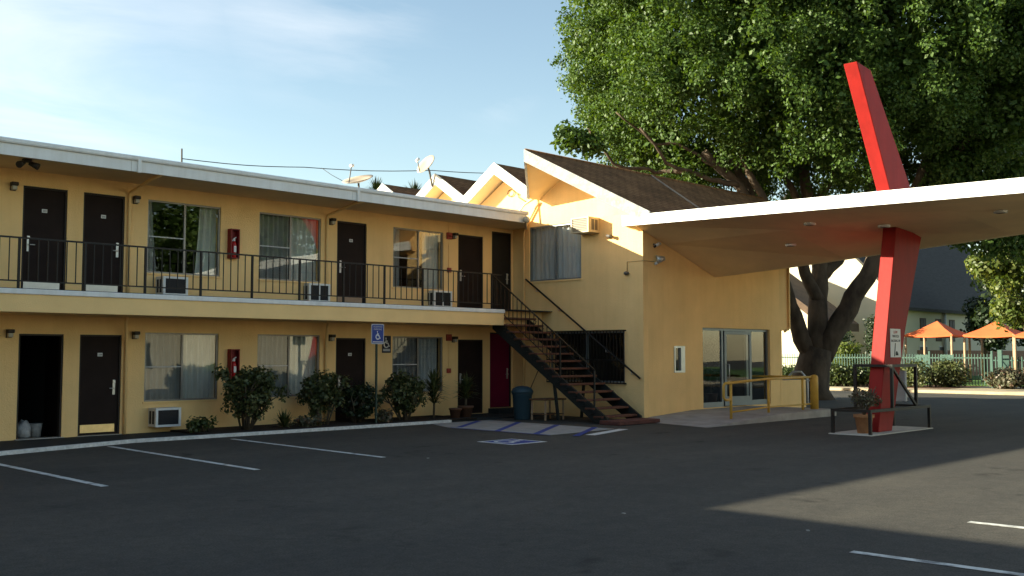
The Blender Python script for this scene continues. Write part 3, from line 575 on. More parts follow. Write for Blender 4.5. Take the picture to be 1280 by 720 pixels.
# upper window (x = XB plane)
def fwin(y0, y1, z0, z1, kind):
    t = 0.04; fr = MB().box(XB + 0.03, XB + 0.09, y0, y0 + t, z0, z1).box(XB + 0.03, XB + 0.09, y1 - t, y1, z0, z1).box(XB + 0.03, XB + 0.09, y0 + t, y1 - t, z0, z0 + t).box(XB + 0.03, XB + 0.09, y0 + t, y1 - t, z1 - t, z1)
    ym = (y0 + y1) / 2; fr.box(XB + 0.02, XB + 0.08, ym - 0.02, ym + 0.02, z0 + t, z1 - t); w = fr.build('window', 'steel_blue', blk)
    for a, b in ((y0 + t, ym - 0.02), (ym + 0.02, y1 - t)): B(XB + 0.055, XB + 0.06, a, b, z0 + t, z1 - t).build('pane', 'glass_clear', w)
    n = 90; mb = MB(); ph = 1.3; pr = [0.03 * math.sin(i * 0.8 + ph) + 0.02 * math.sin(i * 0.27) for i in range(n + 1)]
    for i in range(n):
        ya, yb = y0 + (y1 - y0) * i / n, y0 + (y1 - y0) * (i + 1) / n
        mb.poly([(XB + 0.17 + pr[i], ya, z0), (XB + 0.17 + pr[i + 1], yb, z0), (XB + 0.17 + pr[i + 1], yb, z1), (XB + 0.17 + pr[i], ya, z1)], True)
    if kind != 'dark': mb.build('curtain', 'curtain_grey', w, fix=False)
    return w
fwin(*UW, 'closed')
B(XB - 0.03, XB + 0.028, UW[0] - 0.03, UW[1] + 0.03, UW[2] - 0.04, UW[2]).build('sill', 'stucco_plain', blk)
w = fwin(*SW, 'dark')
gb = MB().box(XB - 0.10, XB - 0.075, SW[0] - 0.05, SW[1] + 0.05, SW[3] + 0.0, SW[3] + 0.035).box(XB - 0.10, XB - 0.075, SW[0] - 0.05, SW[1] + 0.05, SW[2] - 0.035, SW[2]).box(XB - 0.10, XB - 0.075, SW[0] - 0.05, SW[1] + 0.05, 1.50, 1.53)
for y in (SW[0] - 0.05, SW[1] + 0.02): gb.box(XB - 0.075, XB, y, y + 0.03, SW[3], SW[3] + 0.035).box(XB - 0.075, XB, y, y + 0.03, SW[2] - 0.035, SW[2])
grate = gb.build('security_grille', 'iron_black', blk)
b0 = None
for k in range(25):
    y = SW[0] - 0.04 + (SW[1] - SW[0] + 0.08) * k / 24
    if b0 is None: b0 = B(XB - 0.097, XB - 0.080, y - 0.009, y + 0.009, SW[2], SW[3]).build('bar', 'iron_black', grate); y_0 = y
    else: inst(b0, (0, y - y_0, 0), grate)
# small window on the side wall
sw = MB().box(22.20, 22.25, YS - 0.02, YS + 0.06, 1.18, 1.88).box(22.50, 22.68, YS - 0.02, YS + 0.06, 1.18, 1.88).box(22.25, 22.50, YS - 0.02, YS + 0.06, 1.83, 1.88).box(22.25, 22.50, YS - 0.02, YS + 0.06, 1.18, 1.23).build('window', 'aluminium', blk)
B(22.25, 22.50, YS + 0.03, YS + 0.036, 1.23, 1.83).build('pane', 'glass_office', sw)
# glazed entrance
y0 = YS + 0.08
en = MB()
for a, b in ((23.54, 23.59), (24.58, 24.66), (25.86, 25.98), (26.99, 27.05)): en.box(a, b, y0, y0 + 0.07, 0.2, 2.39)
for a, b in ((23.59, 24.58), (24.66, 25.86), (25.98, 26.99)): en.box(a, b, y0, y0 + 0.07, 2.32, 2.39)
en.box(23.59, 24.58, y0, y0 + 0.07, 0.2, 0.34); en.box(25.98, 26.99, y0, y0 + 0.07, 0.2, 0.34)
ent = en.build('entrance_frame', 'steel_blue', blk)
B(23.59, 24.58, y0 + 0.03, y0 + 0.036, 0.34, 2.32).build('pane', 'glass_office', ent); B(25.98, 26.99, y0 + 0.03, y0 + 0.036, 0.34, 2.32).build('pane', 'glass_office', ent)
dl = MB(); hx, hy = 24.70, y0 - 0.02; ang = rad(-9)
def dpt(u, d, z): return (hx + u * math.cos(ang) - d * math.sin(ang), hy + u * math.sin(ang) + d * math.cos(ang), z)
def dbx(mb, u0, u1, z0, z1, d0=0, d1=0.045): mb.prism([dpt(u0, d0, z0), dpt(u1, d0, z0), dpt(u1, d1, z0), dpt(u0, d1, z0)], (0, 0, z1 - z0))
for q in ((0, 0.09, 0.22, 2.31), (1.05, 1.14, 0.22, 2.31), (0.09, 1.05, 2.22, 2.31), (0.09, 1.05, 0.22, 0.48)): dbx(dl, *q)
ed = dl.build('glass_door', 'steel_blue', blk)
g_ = MB(); dbx(g_, 0.09, 1.05, 0.48, 2.22, 0.02, 0.026); g_.build('pane', 'glass_office', ed)
MB().tube([dpt(0.12, -0.0, 1.0), dpt(0.12, -0.06, 1.0), dpt(0.12, -0.06, 1.38), dpt(0.12, 0.0, 1.38)], 0.014, 6).build('handle', 'aluminium', ed)

ip = thing('indoor_plant', 'dark leafy potted plant inside the glass office entrance', 'plant', (25.5, 16.9, 0.2))
MB().lathe((25.5, 16.9, 0.2), [(0.14, 0), (0.19, 0.3), (0.2, 0.32)], 14).build('pot', 'terracotta_dark', ip); MB().tube([(25.5, 16.9, 0.45), (25.5, 16.9, 1.7)], 0.03, 6).build('stem', 'twig', ip)
leaves('foliage', 'leaf_dark', ip, [(25.5, 16.9, 1.0), (25.45, 16.9, 1.35), (25.55, 16.95, 1.7), (25.5, 16.85, 2.0)], [0.42, 0.4, 0.32, 0.2], 420, 0.2, 0.12, 77, 0.2)
# ---- roof 1: prow gable
TX = 19.05; th = 0.29
tip = Vector((TX, RY, RZ)); EYR = 15.35
Rr = Vector((20.52, EYR, gz(EYR))); Vl = Vector((20.44, VY, VZ)); XE = 30.9
upv = Vector((0, 0, th))
MB().poly([tip + upv, Rr + upv, Vector((XE, EYR, Rr.z + th)), Vector((XE, RY, RZ + th))]).build('roof_slope', 'shingle', blk, fix=False)
MB().poly([tip + upv, Vector((XE, RY, RZ + th)), Vector((XE, VY + 0.03, VZ + th)), Vl + upv]).build('roof_slope', 'shingle', blk, fix=False)
MB().poly([tip, Rr, Vector((XE, EYR, Rr.z)), Vector((XE, RY, RZ))]).build('roof_soffit', 'soffit', blk, fix=False)
MB().poly([tip, Vector((XE, RY, RZ)), Vector((XE, VY, VZ)), Vl]).build('roof_soffit', 'soffit', blk, fix=False)
f1 = MB(); din = (Vector((0.5, 0.25, 0))).normalized() * 0.06
f1.prism([tip + Vector((0, 0, -0.02)), Rr + Vector((0, 0, -0.02)), Rr + upv + Vector((0, 0, 0.015)), tip + upv + Vector((0, 0, 0.015))], (0.055, 0.01, 0)).build('fascia_board', 'fascia_white', blk)
MB().prism([tip + Vector((0.001, 0.0, -0.02)), Vl + Vector((-0.02, 0, -0.02)), Vl + upv + Vector((-0.02, 0, 0.015)), tip + upv + Vector((0.001, 0, 0.015))], (0.06, -0.03, 0)).build('fascia_board', 'fascia_white', blk)
MB().poly([Vector((XE, EYR, Rr.z)), Vector((XE, EYR, Rr.z + th)), Vector((XE, RY, RZ + th)), Vector((XE, VY, VZ + th)), Vector((XE, VY, VZ)), Vector((XE, RY, RZ))]).build('gable_end', 'fascia_white', blk, fix=False)
MB().tube([(24.5, RY - 0.05, RZ + th - 0.05 * sl1 + 0.02), (23.7, EYR + 0.1, Rr.z + th + 0.1 * sl1 + 0.02)], 0.03, 6).build('flashing_strip', 'flashing', blk)
MB().tube([(TX + 0.05, RY, RZ + th + 0.01), (XE, RY, RZ + th + 0.01)], 0.035, 6).build('ridge_cap', 'shingle', blk)
# ---- roofs 2, 3, 4: straight overhang
for k, yr in enumerate((20.74, 23.30, 25.86)):
    xo = 20.42; hw = 1.28; zr, zv = 6.83, VZ + 0.02; t2 = 0.30; thv = Vector((0, 0, t2))
    P0 = Vector((xo, yr, zr)); PL = Vector((xo, yr + hw, zv)); PR = Vector((xo, yr - hw, zv)); E_ = Vector((XE - xo, 0, 0))
    for Q in (PL, PR):
        MB().poly([P0 + thv, Q + thv, Q + thv + E_, P0 + thv + E_]).build('roof_slope', 'shingle', blk, fix=False)
        MB().poly([P0 + Vector((0, 0, 0.02)), Q + Vector((0, 0, 0.02)), Q + E_, P0 + E_]).build('roof_soffit', 'soffit', blk, fix=False)
        MB().prism([P0 + Vector((0, 0, -0.02)), Q + Vector((0, 0, -0.02)), Q + thv + Vector((0, 0, 0.02)), P0 + thv + Vector((0, 0, 0.02))], (-0.05, 0, 0)).build('fascia_board', 'fascia_white', blk)
# loops of loose cable on gable 2
cb = MB(); cpts = [(XB - 0.03, 20.55 + 0.13 * math.cos(t), 6.30 + 0.10 * math.sin(t)) for t in [k * 0.45 for k in range(15)]]
cb.tube(cpts, 0.012, 5); cb.tube([(XB - 0.03, 20.42, 6.35), (XB - 0.03, 20.25, 6.2), (XB - 0.03, 20.12, 6.32), (XB - 0.03, 20.2, 6.45), (XB - 0.03, 20.25, 6.15), (XB - 0.03, 19.9, 5.95)], 0.010, 5)
tag(cb.build('cable_loop', 'wood'), 'loose loops of old cable hanging on the second gable wall', 'cable')
MB().tube([(XB - 0.05, 19.55, 6.05), (XB - 0.3, 19.75, 5.85), (XB - 0.5, 19.9, 5.52)], 0.03, 8).build('valley_downspout', 'white_paint', blk)
MB().tube([(XB - 0.05, 19.42, 5.92), (XB - 0.06, 19.86, 5.35), (XB - 0.06, 20.0, 5.1), (XB - 0.06, 20.02, 0.1)], 0.03, 8).build('downspout', 'stucco_plain', blk)

# ---- window air conditioner on the front wall
t = thing('air_conditioner', 'cream window air conditioner jutting from the sunlit wall above the stairs', 'air conditioner', (XB, 17.55, 4.86))
B(XB - 0.42, XB - 0.001, 17.28, 17.90, 4.87, 5.28).build('case', 'ac_cream', t, bev=0.01)
f = MB().box(XB - 0.45, XB - 0.42, 17.28, 17.90, 4.87, 4.91).box(XB - 0.45, XB - 0.42, 17.28, 17.90, 5.24, 5.28).box(XB - 0.45, XB - 0.42, 17.28, 17.33, 4.91, 5.24).box(XB - 0.45, XB - 0.42, 17.85, 17.90, 4.91, 5.24); f.build('bezel', 'ac_cream', t)
B(XB - 0.428, XB - 0.421, 17.33, 17.85, 4.91, 5.24).build('coil', 'dish_metal', t)
for k in range(7): B(XB - 0.445, XB - 0.43, 17.33, 17.85, 4.925 + 0.045 * k, 4.936 + 0.045 * k).build('louvre', 'ac_cream', t)
for k in range(2): B(XB - 0.33 + 0.14 * k, XB - 0.22 + 0.14 * k, 17.274, 17.279, 4.94, 5.22).build('side_vent', 'dish_metal', t)
# ---- security lights / camera at the corner
t = thing('security_camera', 'small white and black security camera high on the shaded side wall corner', 'camera', (21.35, YS, 4.45))
MB().tube([(21.35, YS, 4.5), (21.35, YS - 0.12, 4.48)], 0.02, 8).build('bracket', 'dish_metal', t); MB().tube([(21.25, YS - 0.14, 4.44), (21.45, YS - 0.13, 4.52)], [0.035, 0.045], 10).build('body', 'plate_white', t); MB().tube([(21.19, YS - 0.15, 4.41), (21.25, YS - 0.14, 4.44)], 0.03, 10).build('lens_hood', 'iron_black', t)
t = thing('flood_lamp', 'round grey flood lamp on the shaded side wall near the corner', 'lamp', (21.45, YS, 4.05))
MB().tube([(21.45, YS - 0.02, 4.10), (21.62, YS - 0.16, 4.14)], [0.12, 0.05], 14).build('reflector', 'aluminium', t); MB().tube([(21.40, YS - 0.001, 3.99), (21.42, YS - 0.07, 4.02)], 0.04, 8).build('base', 'plate_white', t)
t = thing('junction_box', 'small grey sensor box on a thin conduit below the sunlit wall corner', 'sensor', (XB, 16.35, 3.7))
MB().lathe((XB - 0.05, 16.35, 3.70), [(0.03, 0), (0.07, 0.03), (0.07, 0.07), (0.02, 0.1)], 12).build('sensor', 'dish_metal', t)
MB().tube([(XB - 0.015, 16.35, 3.80), (XB - 0.015, 16.35, 4.05), (XB - 0.015, YS - 0.015, 4.05), (21.35, YS - 0.015, 4.05)], 0.010, 6).build('conduit', 'brass', t)
t = thing('spotlight', 'small dark spotlight on the sunlit wall right of the window air conditioner', 'lamp', (XB, 16.85, 4.72))
MB().tube([(XB, 16.85, 4.76), (XB - 0.10, 16.85, 4.76)], 0.02, 8).build('bracket', 'dish_metal', t); MB().tube([(XB - 0.10, 16.95, 4.77), (XB - 0.12, 16.78, 4.73)], [0.03, 0.05], 10).build('head', 'dish_metal', t)

# ================================================================== STAIRS
st = thing('exterior_stairs', 'open-riser outdoor stairs with dark steel stringers and reddish treads', 'stairs', (19.9, 17.4, 0))
x0s, x1s = 19.02, 20.32; ns = 14; yb, yt, zt = 15.62, 19.36, 2.83
def sz(y): return 0.19 + (zt - 0.19) * (y - yb) / (yt - yb)
for x in (x0s, x1s):
    MB().prism([(x - 0.03, yb - 0.12, 0.02), (x - 0.03, yb + 0.26, 0.02), (x - 0.03, yt + 0.02, zt - 0.50), (x - 0.03, yt + 0.02, zt - 0.18), (x - 0.03, yb - 0.12, 0.15)], (0.06, 0, 0)).build('stringer', 'stringer_teal', st)
tr0 = br0 = None
for k in range(ns):
    y = yb + (yt - yb) * k / ns; z = 0.19 + (zt - 0.19) * k / ns
    if tr0 is None:
        tr0 = B(x0s - 0.05, x1s + 0.05, y - 0.02, y + 0.29, z - 0.05, z).build('tread', 'tread_red', st, bev=0.008)
        br0 = MB().tube([(0, 0.26, -0.045), (0, 0.10, -0.05), (0, 0.03, -0.10), (0, 0.06, -0.16), (0, 0.15, -0.17)], 0.012, 6).build('tread_bracket', 'iron_black', st)
        br0.location = Vector((x0s - 0.045, y + 0.10, z - 0.17)) - WORLD[st.name]; WORLD[br0.name] = Vector((x0s - 0.045, y + 0.10, z - 0.17)); first_y, first_z = y, z
        inst(br0, (x1s - x0s + 0.09, 0, 0), st)
    else:
        d = (0, y - first_y, z - first_z); inst(tr0, d, st); inst(br0, d, st); inst(br0, (x1s - x0s + 0.09, d[1], d[2]), st)
B(18.85, 20.42, 15.0, 15.62, 0.005, 0.10).build('bottom_step', 'step_red', st, bev=0.012)
hr = 0.90; xr = x0s - 0.01
MB().bar((xr, yb + 0.25, sz(yb + 0.25) + hr), (xr, yt, zt + hr), 0.035, 0.03).build('handrail', 'iron_black', st)
MB().bar((xr, 17.0, sz(17.0) + 0.14), (xr, yt - 0.25, zt - 0.05), 0.02).build('lower_rail', 'iron_black', st)
for y in (yb + 0.28, 17.0, yt - 0.02): B(xr - 0.018, xr + 0.018, y - 0.018, y + 0.018, sz(y) - 0.16, sz(y) + hr - 0.01).build('rail_post', 'iron_black', st)
sb0 = None; y = 17.14; 
while y < yt - 0.1:
    if sb0 is None: sb0 = B(xr - 0.008, xr + 0.008, y - 0.008, y + 0.008, sz(y) + 0.14, sz(y) + hr - 0.01).build('baluster', 'iron_brown', st); ys0 = y
    else: inst(sb0, (0, y - ys0, sz(y) - sz(ys0)), st)
    y += 0.15
for a, b in (((19.05, 17.25, 1.05), (19.05, 17.1, 0.03)), ((20.28, 17.3, 1.1), (20.28, 17.4, 0.03))): MB().bar(a, b, 0.06, 0.06).build('support_leg', 'stringer_teal', st)
wr = MB().tube([(XB - 0.09, 19.90, 3.77), (XB - 0.09, 15.90, 1.05)], 0.025, 8)
wr = tag(wr.build('wall_handrail', 'iron_black'), 'black sloping handrail fixed to the yellow wall above the stairs', 'handrail')
for k in range(5):
    y = 19.5 - 0.83 * k; z = 1.05 + (3.77 - 1.05) * (y - 15.9) / 4.0
    MB().tube([(XB - 0.001, y, z - 0.09), (XB - 0.09, y, z - 0.08), (XB - 0.09, y, z - 0.02)], 0.010, 6).build('bracket', 'aluminium', wr)

# ---- bin, table, broom under the stairs
t = thing('rubbish_bin', 'blue-grey plastic bin with domed lid beside the stairs', 'bin', (18.95, 18.25, 0))
MB().lathe((18.95, 18.25, 0.005), [(0.20, 0), (0.21, 0.02), (0.255, 0.62), (0.27, 0.64), (0.27, 0.67), (0.24, 0.67)], 20).build('body', 'bin_blue', t)
MB().lathe((18.95, 18.25, 0.675), [(0.285, 0), (0.285, 0.05), (0.24, 0.12), (0.13, 0.17), (0.03, 0.18)], 20).build('lid', 'bin_blue', t)
t = thing('small_table', 'low brown wooden table under the stairs next to the bin', 'table', (19.35, 17.75, 0))
B(18.95, 19.75, 17.45, 18.02, 0.50, 0.54).build('tabletop', 'wood', t, bev=0.006)
for x in (19.0, 19.67):
    for y in (17.49, 17.95): B(x, x + 0.035, y, y + 0.035, 0.004, 0.50).build('leg', 'wood_pale', t)
B(19.0, 19.7, 17.49, 17.98, 0.14, 0.16).build('shelf', 'wood', t)
t = thing('broom', 'wooden broom leaning under the stairs behind the bin', 'broom', (19.9, 18.75, 0))
MB().tube([(19.3, 18.6, 0.25), (19.85, 18.42, 1.42)], 0.014, 6).build('handle', 'wood', t); B(19.15, 19.4, 18.52, 18.68, 0.036, 0.26).build('bristles', 'wood', t)

# ================================================================== ENTRANCE RAMP
MB_ = MB(); rp = [(19.75, 13.25, 0.0), (21.2, 13.25, 0.07), (23.0, 13.25, 0.17), (26.0, 13.25, 0.18)]
for a, b in zip(rp[:-1], rp[1:]):
    yo = lambda x: YS - 0.003
    MB_.poly([(a[0] + (0.75 if a is rp[0] else 0), yo(0), a[2] + 0.006), (b[0], yo(0), b[2] + 0.006), (b[0], b[1], b[2] + 0.006), (a[0], a[1], a[2] + 0.006)])
    MB_.poly([(a[0], a[1], -0.02), (b[0], b[1], -0.02), (b[0], b[1], b[2] + 0.006), (a[0], a[1], a[2] + 0.006)])
MB_.poly([(26.0, 13.25, -0.02), (26.0, YS, -0.02), (26.0, YS, 0.186), (26.0, 13.25, 0.186)])
struct(MB_.build('entrance_ramp', 'concrete', fix=False))
yr_ = 13.75
rr = thing('ramp_railing', 'yellow painted pipe handrail along the entrance ramp', 'railing', (23.5, yr_, 0))
rz = lambda x: np.interp(x, [19.75, 21.2, 23.0, 26], [0.0, 0.07, 0.17, 0.18]) + 0.006
xs = [21.6, 23.35, 25.1]
MB().tube([(xs[0], yr_, rz(xs[0]) + 0.46), (xs[0] - 0.24, yr_, rz(xs[0]) + 0.46), (xs[0] - 0.32, yr_, rz(xs[0]) + 0.52), (xs[0] - 0.32, yr_, rz(xs[0]) + 0.80), (xs[0] - 0.26, yr_, rz(xs[0]) + 0.86), (xs[1], yr_, rz(xs[1]) + 0.86), (25.55, yr_, rz(25.5) + 0.86)], 0.032, 8).build('top_rail', 'rail_yellow', rr)
MB().tube([(xs[0], yr_, rz(xs[0]) + 0.16), (xs[1], yr_, rz(xs[1]) + 0.14), (25.55, yr_, rz(25.5) + 0.14)], 0.022, 8).build('bottom_rail', 'rail_yellow', rr)
for x in xs: MB().tube([(x, yr_, rz(x)), (x, yr_, rz(x) + 0.85)], 0.034, 8).build('post', 'rail_yellow', rr)
MB().tube([(25.55, yr_ + 0.03, rz(25) + 0.86), (25.55, YS - 0.3, rz(25) + 0.86)], 0.03, 8).build('return_rail', 'rail_yellow', rr)
t = thing('bollard', 'thick yellow bollard at the end of the ramp railing', 'bollard', (25.62, 13.72, 0.18)); MB().lathe((25.68, 13.72, 0.18), [(0.11, 0), (0.11, 0.86), (0.085, 0.91), (0.02, 0.93)], 14).build('post', 'rail_yellow', t)
lw = MB().box(27.9, 29.6, 16.1, 16.3, 0, 0.86).build('low_wall', 'stucco'); tag(lw, 'low yellow stucco wall behind the ramp railing', 'wall')
t = thing('bicycle_rack', 'pale tubular loop rack behind the low yellow wall', 'rack', (31.2, 17.0, 0))
MB().tube([(30.9, 17.5, 0), (30.9, 17.5, 0.85), (30.95, 17.3, 1.08), (30.95, 17.0, 1.08), (31.0, 16.8, 0.85), (31.0, 16.8, 0)], 0.035, 8).build('loop', 'plate_white', t)
MB().bar((30.6, 18.6, 0.82), (30.9, 16.5, 0.80), 0.05, 0.05).build('cross_bar', 'plate_white', t)

# ================================================================== CANOPY
cp = thing('entrance_canopy', 'folded cantilever canopy with white edge and yellow underside over the driveway', 'canopy', (22, 9, 0))
ft = lambda y: 4.69 + 0.0495 * (y - 5.93); fx = lambda y: 20.6 - 0.2 * (16.1 - y); vz = lambda y: 3.79 + (15.85 - y) * 0.071
Y0, Y1 = YS - 0.004, 5.0; XV_ = 24.18; XR = 28.2; rzc = lambda y: vz(y) + 0.50
cx = 0.36      # fold position between edge and valley (fraction)
def pt_f(y, dz=0): return Vector((fx(y), y, ft(y) - 0.255 + dz))
def pt_v(y, dz=0): return Vector((XV_, y, vz(y) + dz))
def pt_r(y, dz=0): return Vector((XR, y, rzc(y) + dz))
def pt_c(y, dz=0): p = pt_f(y).lerp(pt_v(y), cx); p.z += (0.02 + 0.10 * (15.85 - y) / 14) + dz; return p
so_ = MB()
yy = [Y0, 12, 8, Y1]
for a, b in zip(yy[:-1], yy[1:]):
    so_.poly([pt_f(a), pt_c(a), pt_c(b), pt_f(b)]); so_.poly([pt_c(a), pt_v(a), pt_v(b), pt_c(b)]); so_.poly([pt_v(a), pt_r(a), pt_r(b), pt_v(b)])
# small return over the front wall corner
so_.poly([pt_f(16.25), Vector((XB, 16.25, ft(16.25) - 0.3)), Vector((XB, YS - 0.004, 4.80)), pt_f(Y0)])
so_.build('soffit', 'soffit', cp, fix=False)
tp = MB()
for a, b in zip(yy[:-1], yy[1:]):
    tp.poly([pt_f(a, 0.24), pt_v(a, 0.42), pt_v(b, 0.3), pt_f(b, 0.24)]); tp.poly([pt_v(a, 0.42), pt_r(a, 0.3), pt_r(b, 0.3), pt_v(b, 0.3)])
tp.build('roof_deck', 'grey_paint', cp, fix=False)
e0, e1 = 16.28, Y1
def fas(z0, z1, out): 
    a = Vector((fx(e0) - out, e0, 0)); b = Vector((fx(e1) - out, e1, 0)); q = lambda p, z: Vector((p.x, p.y, ft(p.y) + z))
    return MB().prism([q(a, z0), q(b, z0), q(b, z1), q(a, z1)], (0.07, -0.014, 0))
fas(-0.262, -0.085, 0.03).build('fascia_board', 'white_paint', cp); fas(-0.078, 0.0, 0.055).build('edge_flashing', 'white_paint', cp)
MB().poly([pt_f(Y1), pt_c(Y1), pt_v(Y1), pt_r(Y1), pt_r(Y1, 0.3), pt_v(Y1, 0.3), pt_f(Y1, 0.24)]).build('end_fascia', 'white_paint', cp, fix=False)
MB().poly([pt_r(Y0), pt_r(Y1), pt_r(Y1, 0.3), pt_r(Y0, 0.3)]).build('rear_fascia', 'white_paint', cp, fix=False)
def on_soffit(x, y):
    a, c, v = pt_f(y), pt_c(y), pt_v(y)
    return a.z + (c.z - a.z) * (x - a.x) / (c.x - a.x) if x < c.x else c.z + (v.z - c.z) * (x - c.x) / (v.x - c.x)
for x, y, lb in ((22.55, 12.6, 'round recessed canopy light closest to the office side wall'), (21.7, 9.85, 'round recessed canopy light right in front of the red pylon'), (21.4, 7.3, 'round recessed canopy light out beyond the red pylon'), (20.9, 11.2, 'round recessed canopy light closest to the white canopy edge')):
    t = thing('recessed_downlight', lb, 'lamp', (x, y, on_soffit(x, y)), 'recessed lights under the canopy')
    z = on_soffit(x, y); MB().lathe((x, y, z - 0.03), [(0.10, 0), (0.13, 0.005), (0.13, 0.05)], 18, cap=False).build('trim_ring', 'white_paint', t); MB().lathe((x, y, z - 0.012), [(0.01, 0), (0.095, 0.004)], 14, cap=False).build('lens', 'lamp_glass', t)

# ================================================================== RED PYLON
ya, yb_ = 9.74, 10.05
prof = [(20.96, 0.02), (21.62, 0.02), (22.40, 2.16), (23.55, 4.66), (22.83, 5.52), (20.99, 7.80), (20.34, 7.86), (21.78, 5.33), (22.12, 4.66), (21.46, 2.06)]
py = MB().prism([(x, ya, z) for x, z in prof], (0, yb_ - ya, 0)).build('red_pylon', 'pylon_red', bev=0.012)
tag(py, 'tall tapered red boomerang-shaped pylon rising through the canopy', 'pylon')
t = thing('warning_sign', 'white warning sign with black pictogram fixed to the red pylon', 'sign', (21.85, ya, 1.58))
B(21.62, 22.13, ya - 0.012, ya - 0.001, 1.60, 2.22).build('board', 'sign_board', t)
for i, (s_, m_, z) in enumerate((('LOW', 'ink_red', 2.12), ('WATCH', 'ink', 2.03), ('BACKING UP', 'ink', 1.935))): text('lettering', s_, m_, t, (21.875, ya - 0.014, z), (1, 0, 0), (0, 0, 1), 0.085 if i < 2 else 0.075)
pg = MB().prism([(21.78, ya - 0.0145, 1.62), (21.825, ya - 0.0145, 1.62), (21.875, ya - 0.0145, 1.91), (21.84, ya - 0.0145, 1.91)], (0, 0.002, 0))
pg.prism([(21.86 + 0.14 * q, ya - 0.0145, 1.62 + r_) for q, r_ in ((0, 0.02), (0, 0.06), (0.2, 0.11), (0.6, 0.11), (0.9, 0.06), (1, 0.02))], (0, 0.002, 0)); pg.build('pictogram', 'ink', t)
struct(B(20.08, 23.15, 9.48, 10.42, 0.0, 0.02).build('pylon_pad', 'pad_pale'))
gd = thing('guard_frame', 'black steel pipe guard frame around the foot of the red pylon', 'guard rail', (21.6, 9.95, 0.02))
gx0, gx1, gy0, gy1, zl = 20.16, 23.1, 9.54, 10.36, 0.50; pw = 0.06
for x in (gx0, gx1):
    for y in (gy0, gy1): B(x - pw / 2, x + pw / 2, y - pw / 2, y + pw / 2, 0.021, zl - pw / 2).build('leg', 'iron_black', gd)
for y in (gy0, gy1): B(gx0 - pw / 2, gx1 + pw / 2, y - pw / 2, y + pw / 2, zl - pw / 2, zl + pw / 2).build('low_rail', 'iron_black', gd)
for x in (gx0, gx1): B(x - pw / 2, x + pw / 2, gy0 + pw / 2, gy1 - pw / 2, zl - pw / 2 + 0.002, zl + pw / 2 - 0.002).build('low_rail', 'iron_black', gd)
hx0, hx1, zh = 21.22, 22.42, 1.42
for x in (hx0, hx1):
    for y in (gy0, gy1): B(x - pw / 2, x + pw / 2, y - pw / 2, y + pw / 2, zl + pw / 2, zh - pw / 2).build('upright', 'iron_black', gd)
for y in (gy0, gy1): B(hx0 - pw / 2, hx1 + pw / 2, y - pw / 2, y + pw / 2, zh - pw / 2, zh + pw / 2).build('high_rail', 'iron_black', gd)
for x in (hx0, hx1): B(x - pw / 2, x + pw / 2, gy0 + pw / 2, gy1 - pw / 2, zh - pw / 2 + 0.002, zh + pw / 2 - 0.002).build('high_rail', 'iron_black', gd)
MB().bar((hx0 + 0.03, gy0, zh - 0.04), (hx1 - 0.03, gy0, zl + 0.05), 0.05).build('brace', 'iron_black', gd)
tag(B(22.36, 22.46, 9.75, 10.25, 0.62, 1.30).build('utility_panel', 'grey_paint', bev=0.01), 'plain grey panel mounted behind the red pylon in the guard frame', 'panel')
t = thing('potted_shrub', 'terracotta pot with a small grey-green shrub at the foot of the red pylon', 'plant', (20.55, 9.86, 0.02))
MB().lathe((20.55, 9.86, 0.021), [(0.135, 0), (0.185, 0.32), (0.21, 0.32), (0.215, 0.39), (0.185, 0.39), (0.18, 0.34)], 20).build('pot', 'terracotta', t)
st_ = MB()
for k in range(16):
    a = random.random() * 6.28; r_ = random.uniform(0.1, 0.34); st_.tube([(20.55, 9.86, 0.36), (20.55 + r_ * 0.5 * math.cos(a), 9.86 + r_ * 0.5 * math.sin(a), 0.62), (20.55 + r_ * math.cos(a), 9.86 + r_ * math.sin(a), random.uniform(0.75, 1.0))], 0.008, 5)
st_.build('stems', 'twig', t)
leaves('foliage', 'leaf_grey', t, [(20.55, 9.9, 0.80), (20.5, 9.72, 0.72), (20.62, 10.0, 0.74), (20.72, 9.7, 0.70)], [0.24, 0.20, 0.18, 0.15], 420, 0.07, 0.045, 5, 0.3)

# ================================================================== SIGNS
t = thing('parking_sign', 'blue reserved parking sign with wheelchair symbol on a thin green post', 'sign', (14.82, 18.98, 0.04))
B(14.80, 14.84, 18.96, 19.0, 0.04, 2.36).build('post', 'post_green', t)
def rrect(x0, x1, z0, z1, r, y, dep):
    p = []
    for cx_, cz_, a0 in ((x1 - r, z1 - r, 0), (x0 + r, z1 - r, 90), (x0 + r, z0 + r, 180), (x1 - r, z0 + r, 270)):
        for k in range(4): a = rad(a0 + 30 * k); p.append((cx_ + r * math.cos(a), y, cz_ + r * math.sin(a)))
    return MB().prism(p, (0, dep, 0))
rrect(14.64, 15.01, 1.90, 2.37, 0.035, 18.945, 0.008).build('border', 'sign_pale', t); rrect(14.662, 14.988, 1.922, 2.348, 0.028, 18.941, 0.003).build('board', 'sign_blue', t)
for s_, z in (('RESERVED', 2.285), ('PARKING', 2.225)): text('lettering', s_, 'sign_pale', t, (14.825, 18.939, z), (1, 0, 0), (0, 0, 1), 0.058)
isa(MB(), (14.83, 18.939, 2.10), (1, 0, 0), (0, 0, 1), 0.2, (0, -1, 0), 0.13).build('wheelchair_symbol', 'plate_white', t)
B(14.68, 14.97, 18.938, 18.9405, 1.938, 1.965).build('fine_strip', 'sign_pale', t)
t = thing('accessible_sign', 'dark wheelchair sign on the wall left of a ground-floor window', 'sign', (16.32, WY, 1.70))
B(16.18, 16.46, WY - 0.012, WY - 0.001, 1.70, 2.13).build('board', 'sign_black', t)
isa(MB(), (16.32, WY - 0.0125, 1.95), (1, 0, 0), (0, 0, 1), 0.27, (0, -1, 0), 0.11).build('wheelchair_symbol', 'plate_white', t)
